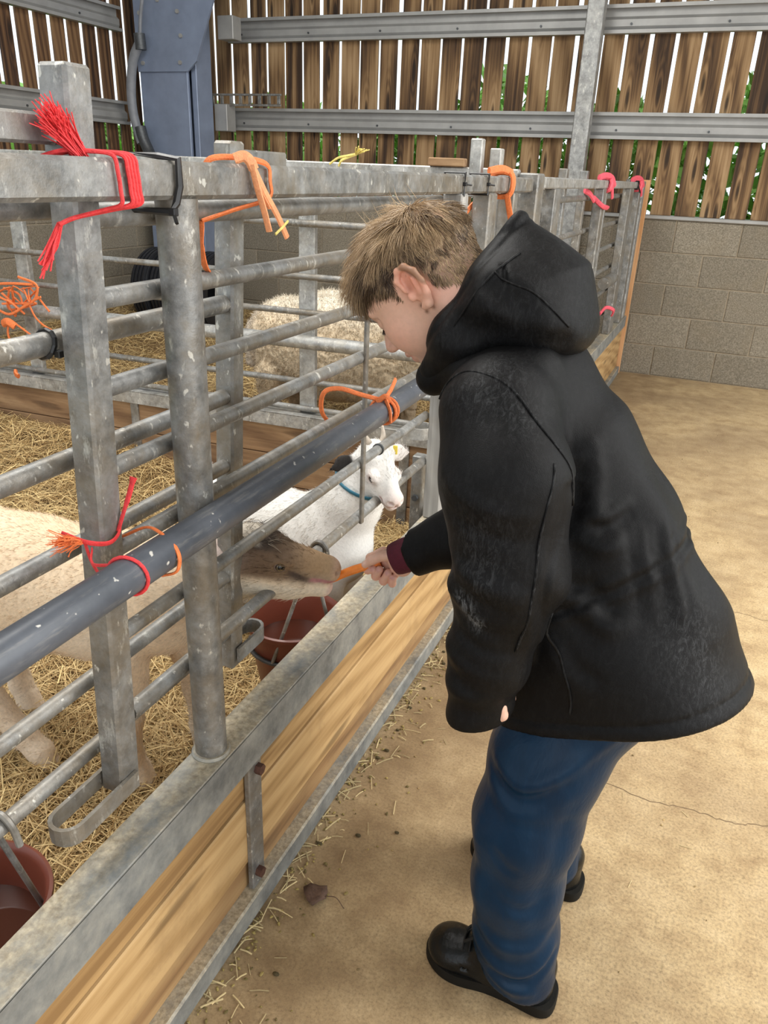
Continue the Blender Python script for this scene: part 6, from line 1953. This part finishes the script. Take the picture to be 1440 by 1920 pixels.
def trousers():
    S = Solid((-0.26, 0.84, 0.02), (0.14, 1.32, 0.80), 0.0045)
    S.chain([(-0.045, 1.08, 0.74), (-0.05, 1.08, 0.64)], [0.110, 0.105], 0.03, sq=((0, 1, 0), 0.85))
    S.chain([(-0.060, 1.03, 0.65), (-0.108, 0.985, 0.52), (-0.122, 0.965, 0.40), (-0.122, 0.958, 0.27), (-0.112, 0.957, 0.16), (-0.098, 0.957, 0.07)], [0.092, 0.086, 0.083, 0.072, 0.069, 0.067], 0.03)
    S.chain([(-0.05, 1.13, 0.65), (-0.095, 1.175, 0.50), (-0.115, 1.195, 0.38), (-0.112, 1.205, 0.22), (-0.095, 1.208, 0.08)], [0.088, 0.080, 0.072, 0.062, 0.058], 0.02)
    # long drape lines, a diagonal pull below the coat and crumples where the hem bunches on the shoe
    for P_, w_, A_ in (([(-0.185, 0.92, 0.545), (-0.13, 0.885, 0.530), (-0.06, 0.895, 0.575), (0.0, 0.93, 0.62)], 0.012, 0.007),
                       ([(-0.190, 0.92, 0.520), (-0.13, 0.880, 0.500), (-0.06, 0.895, 0.545)], 0.012, -0.008),
                       ([(-0.180, 0.92, 0.495), (-0.14, 0.885, 0.475), (-0.09, 0.885, 0.485)], 0.012, 0.005),
                       ([(-0.175, 0.91, 0.45), (-0.180, 0.905, 0.33), (-0.168, 0.90, 0.20)], 0.018, 0.005),
                       ([(-0.055, 0.915, 0.50), (-0.068, 0.90, 0.38), (-0.075, 0.895, 0.25)], 0.016, -0.005),
                       ([(-0.095, 0.89, 0.47), (-0.110, 0.88, 0.36), (-0.118, 0.885, 0.24)], 0.020, 0.004),
                       ([(-0.150, 0.89, 0.40), (-0.130, 0.88, 0.375), (-0.115, 0.88, 0.38)], 0.010, -0.005),
                       ([(-0.060, 0.90, 0.31), (-0.090, 0.885, 0.29), (-0.130, 0.885, 0.30)], 0.011, -0.005),
                       ([(-0.170, 0.92, 0.215), (-0.13, 0.885, 0.195), (-0.07, 0.89, 0.205), (-0.045, 0.92, 0.235)], 0.012, 0.006),
                       ([(-0.172, 0.92, 0.190), (-0.13, 0.885, 0.165), (-0.08, 0.89, 0.172)], 0.010, -0.004),
                       ([(-0.168, 0.92, 0.165), (-0.12, 0.885, 0.142), (-0.07, 0.89, 0.150), (-0.035, 0.92, 0.185)], 0.010, 0.006),
                       ([(-0.130, 0.882, 0.122), (-0.085, 0.885, 0.112), (-0.045, 0.905, 0.135), (-0.030, 0.93, 0.165)], 0.010, -0.010),
                       ([(-0.165, 0.92, 0.125), (-0.12, 0.89, 0.098), (-0.06, 0.895, 0.090)], 0.010, 0.007),
                       ([(-0.150, 0.90, 0.100), (-0.115, 0.89, 0.075), (-0.09, 0.89, 0.065)], 0.009, -0.005)):
        S.ridge(P_, w_, A_)
    S.cut((-0.10, 0.95, 0.060), (-0.22, 0, -1.0), 0.006)
    V, F = S.mesh(); V = relax(V, F, 2)
    mk('trousers', (V, F), M['trousers'], boy, True)
trousers()

def shoe(toe, heel, w, laces=True):
    """toe, heel: floor points"""
    toe, heel = as_np((*toe, 0)), as_np((*heel, 0))
    L = np.linalg.norm(toe - heel)
    a = (toe - heel) / L; b = np.array((-a[1], a[0], 0)); z = np.array((0, 0, 1.0))
    P = lambda x, y, h: heel + a * (x * L) + b * (y * w) + z * h
    # sole
    out = [(0.0, 0.0), (0.02, 0.28), (0.10, 0.40), (0.30, 0.38), (0.50, 0.40), (0.70, 0.50), (0.85, 0.46), (0.96, 0.27), (1.0, 0.0)]
    ring = out + [(x, -y) for x, y in out[-2:0:-1]]
    ring = smooth_path([(x, y, 0) for x, y in ring], 3, True)
    V, F, n = [], [], len(ring)
    lev = ((0.0, 0.97), (0.004, 1.0), (0.019, 1.0), (0.024, 0.985))
    for h, sc in lev:
        for q in ring:
            V.append(P(0.5 + (q[0] - 0.5) * sc, q[1] * sc, h + 0.010 * max(0, q[0] - 0.75) ** 1.0 * (h > 0.001)))
    for l in range(3):
        for k in range(n):
            F.append((l * n + k, l * n + (k + 1) % n, (l + 1) * n + (k + 1) % n, (l + 1) * n + k))
    F += [tuple(range(n))[::-1], tuple(3 * n + k for k in range(n))]
    lo = np.minimum(toe, heel) - 0.07; hi = np.maximum(toe, heel) + 0.07
    S = Solid((lo[0], lo[1], 0.015), (hi[0], hi[1], 0.15), 0.0028)
    A = np.stack((a, b, z))
    S.ell(P(0.80, 0, 0.034), (0.185 * L, 0.46 * w, 0.030), A, 0.0)
    S.cap(P(0.70, 0, 0.034), P(0.42, 0, 0.062), 0.36 * w, 0.40 * w, 0.02)
    S.cap(P(0.42, 0, 0.072), P(0.22, 0, 0.080), 0.38 * w, 0.36 * w, 0.02)
    S.cap(P(0.19, 0, 0.030), P(0.17, 0, 0.085), 0.38 * w, 0.33 * w, 0.02)
    S.cap(P(0.8, 0, 0.026), P(0.2, 0, 0.026), 0.42 * w, 0.37 * w, 0.01)
    S.cut(P(0.5, 0, 0.021), (0, 0, -1))
    S.cap(P(0.22, 0, 0.16), P(0.24, 0, 0.095), 0.030, 0.028, 0.01, 'sub')
    for x in (0.62, 0.655):
        S.cap(P(x, -0.46, 0.04), P(x + 0.02, 0.46, 0.04), 0.002, None, 0.006, 'sub')
    S.chain([P(0.60, -0.48, 0.036), P(0.58, -0.36, 0.060), P(0.60, -0.24, 0.079)], [0.003, 0.003, 0.003], 0.004, 'sub')
    Vu, Fu = S.mesh(); Vu = relax(Vu, Fu, 2)
    sh = mk('shoe', (Vu, Fu), M['shoe'], boy, True)
    mk('sole', (np.array(V), F), M['sole'], sh, auto=True)
    if laces:
        for k, x in enumerate((0.70, 0.65, 0.60, 0.54)):
            h = 0.074 + 0.008 * k
            mk('lace', sweep(smooth_path([P(x, -0.26, h - 0.010), P(x + 0.012, 0, h + 0.004), P(x, 0.26, h - 0.010)], 4), 0.0032, 6, flat=0.5), M['lace'], sh, True)
        mk('lace', sweep(smooth_path([P(0.58, 0.02, 0.098), P(0.62, -0.14, 0.104), P(0.68, -0.16, 0.090), P(0.72, -0.06, 0.082)], 4), 0.0026, 6), M['lace'], sh, True)
        mk('lace', sweep(smooth_path([P(0.58, 0.02, 0.098), P(0.63, 0.16, 0.100), P(0.70, 0.18, 0.082)], 4), 0.0026, 6), M['lace'], sh, True)
shoe((-0.272, 0.972), (-0.022, 0.962), 0.098)
shoe((-0.268, 1.240), (-0.020, 1.222), 0.098)

# the carrot between hand and goat
ca, cb = as_np((-0.512, 1.236, 0.650)), as_np((-0.604, 1.198, 0.606))
pth = smooth_path([ca, ca * 0.6 + cb * 0.4 + (0, 0, 0.004), ca * 0.3 + cb * 0.7 + (0, 0, 0.004), cb], 5)
car = mk('carrot', sweep(pth, np.interp(np.linspace(0, 1, len(pth)), [0, 0.4, 0.9, 1], [0.0075, 0.0088, 0.0082, 0.0065]), 9), M['carrot'], None, auto=True)
tag(car, 'bright orange carrot stick held out to the brown-faced goat', 'carrot')
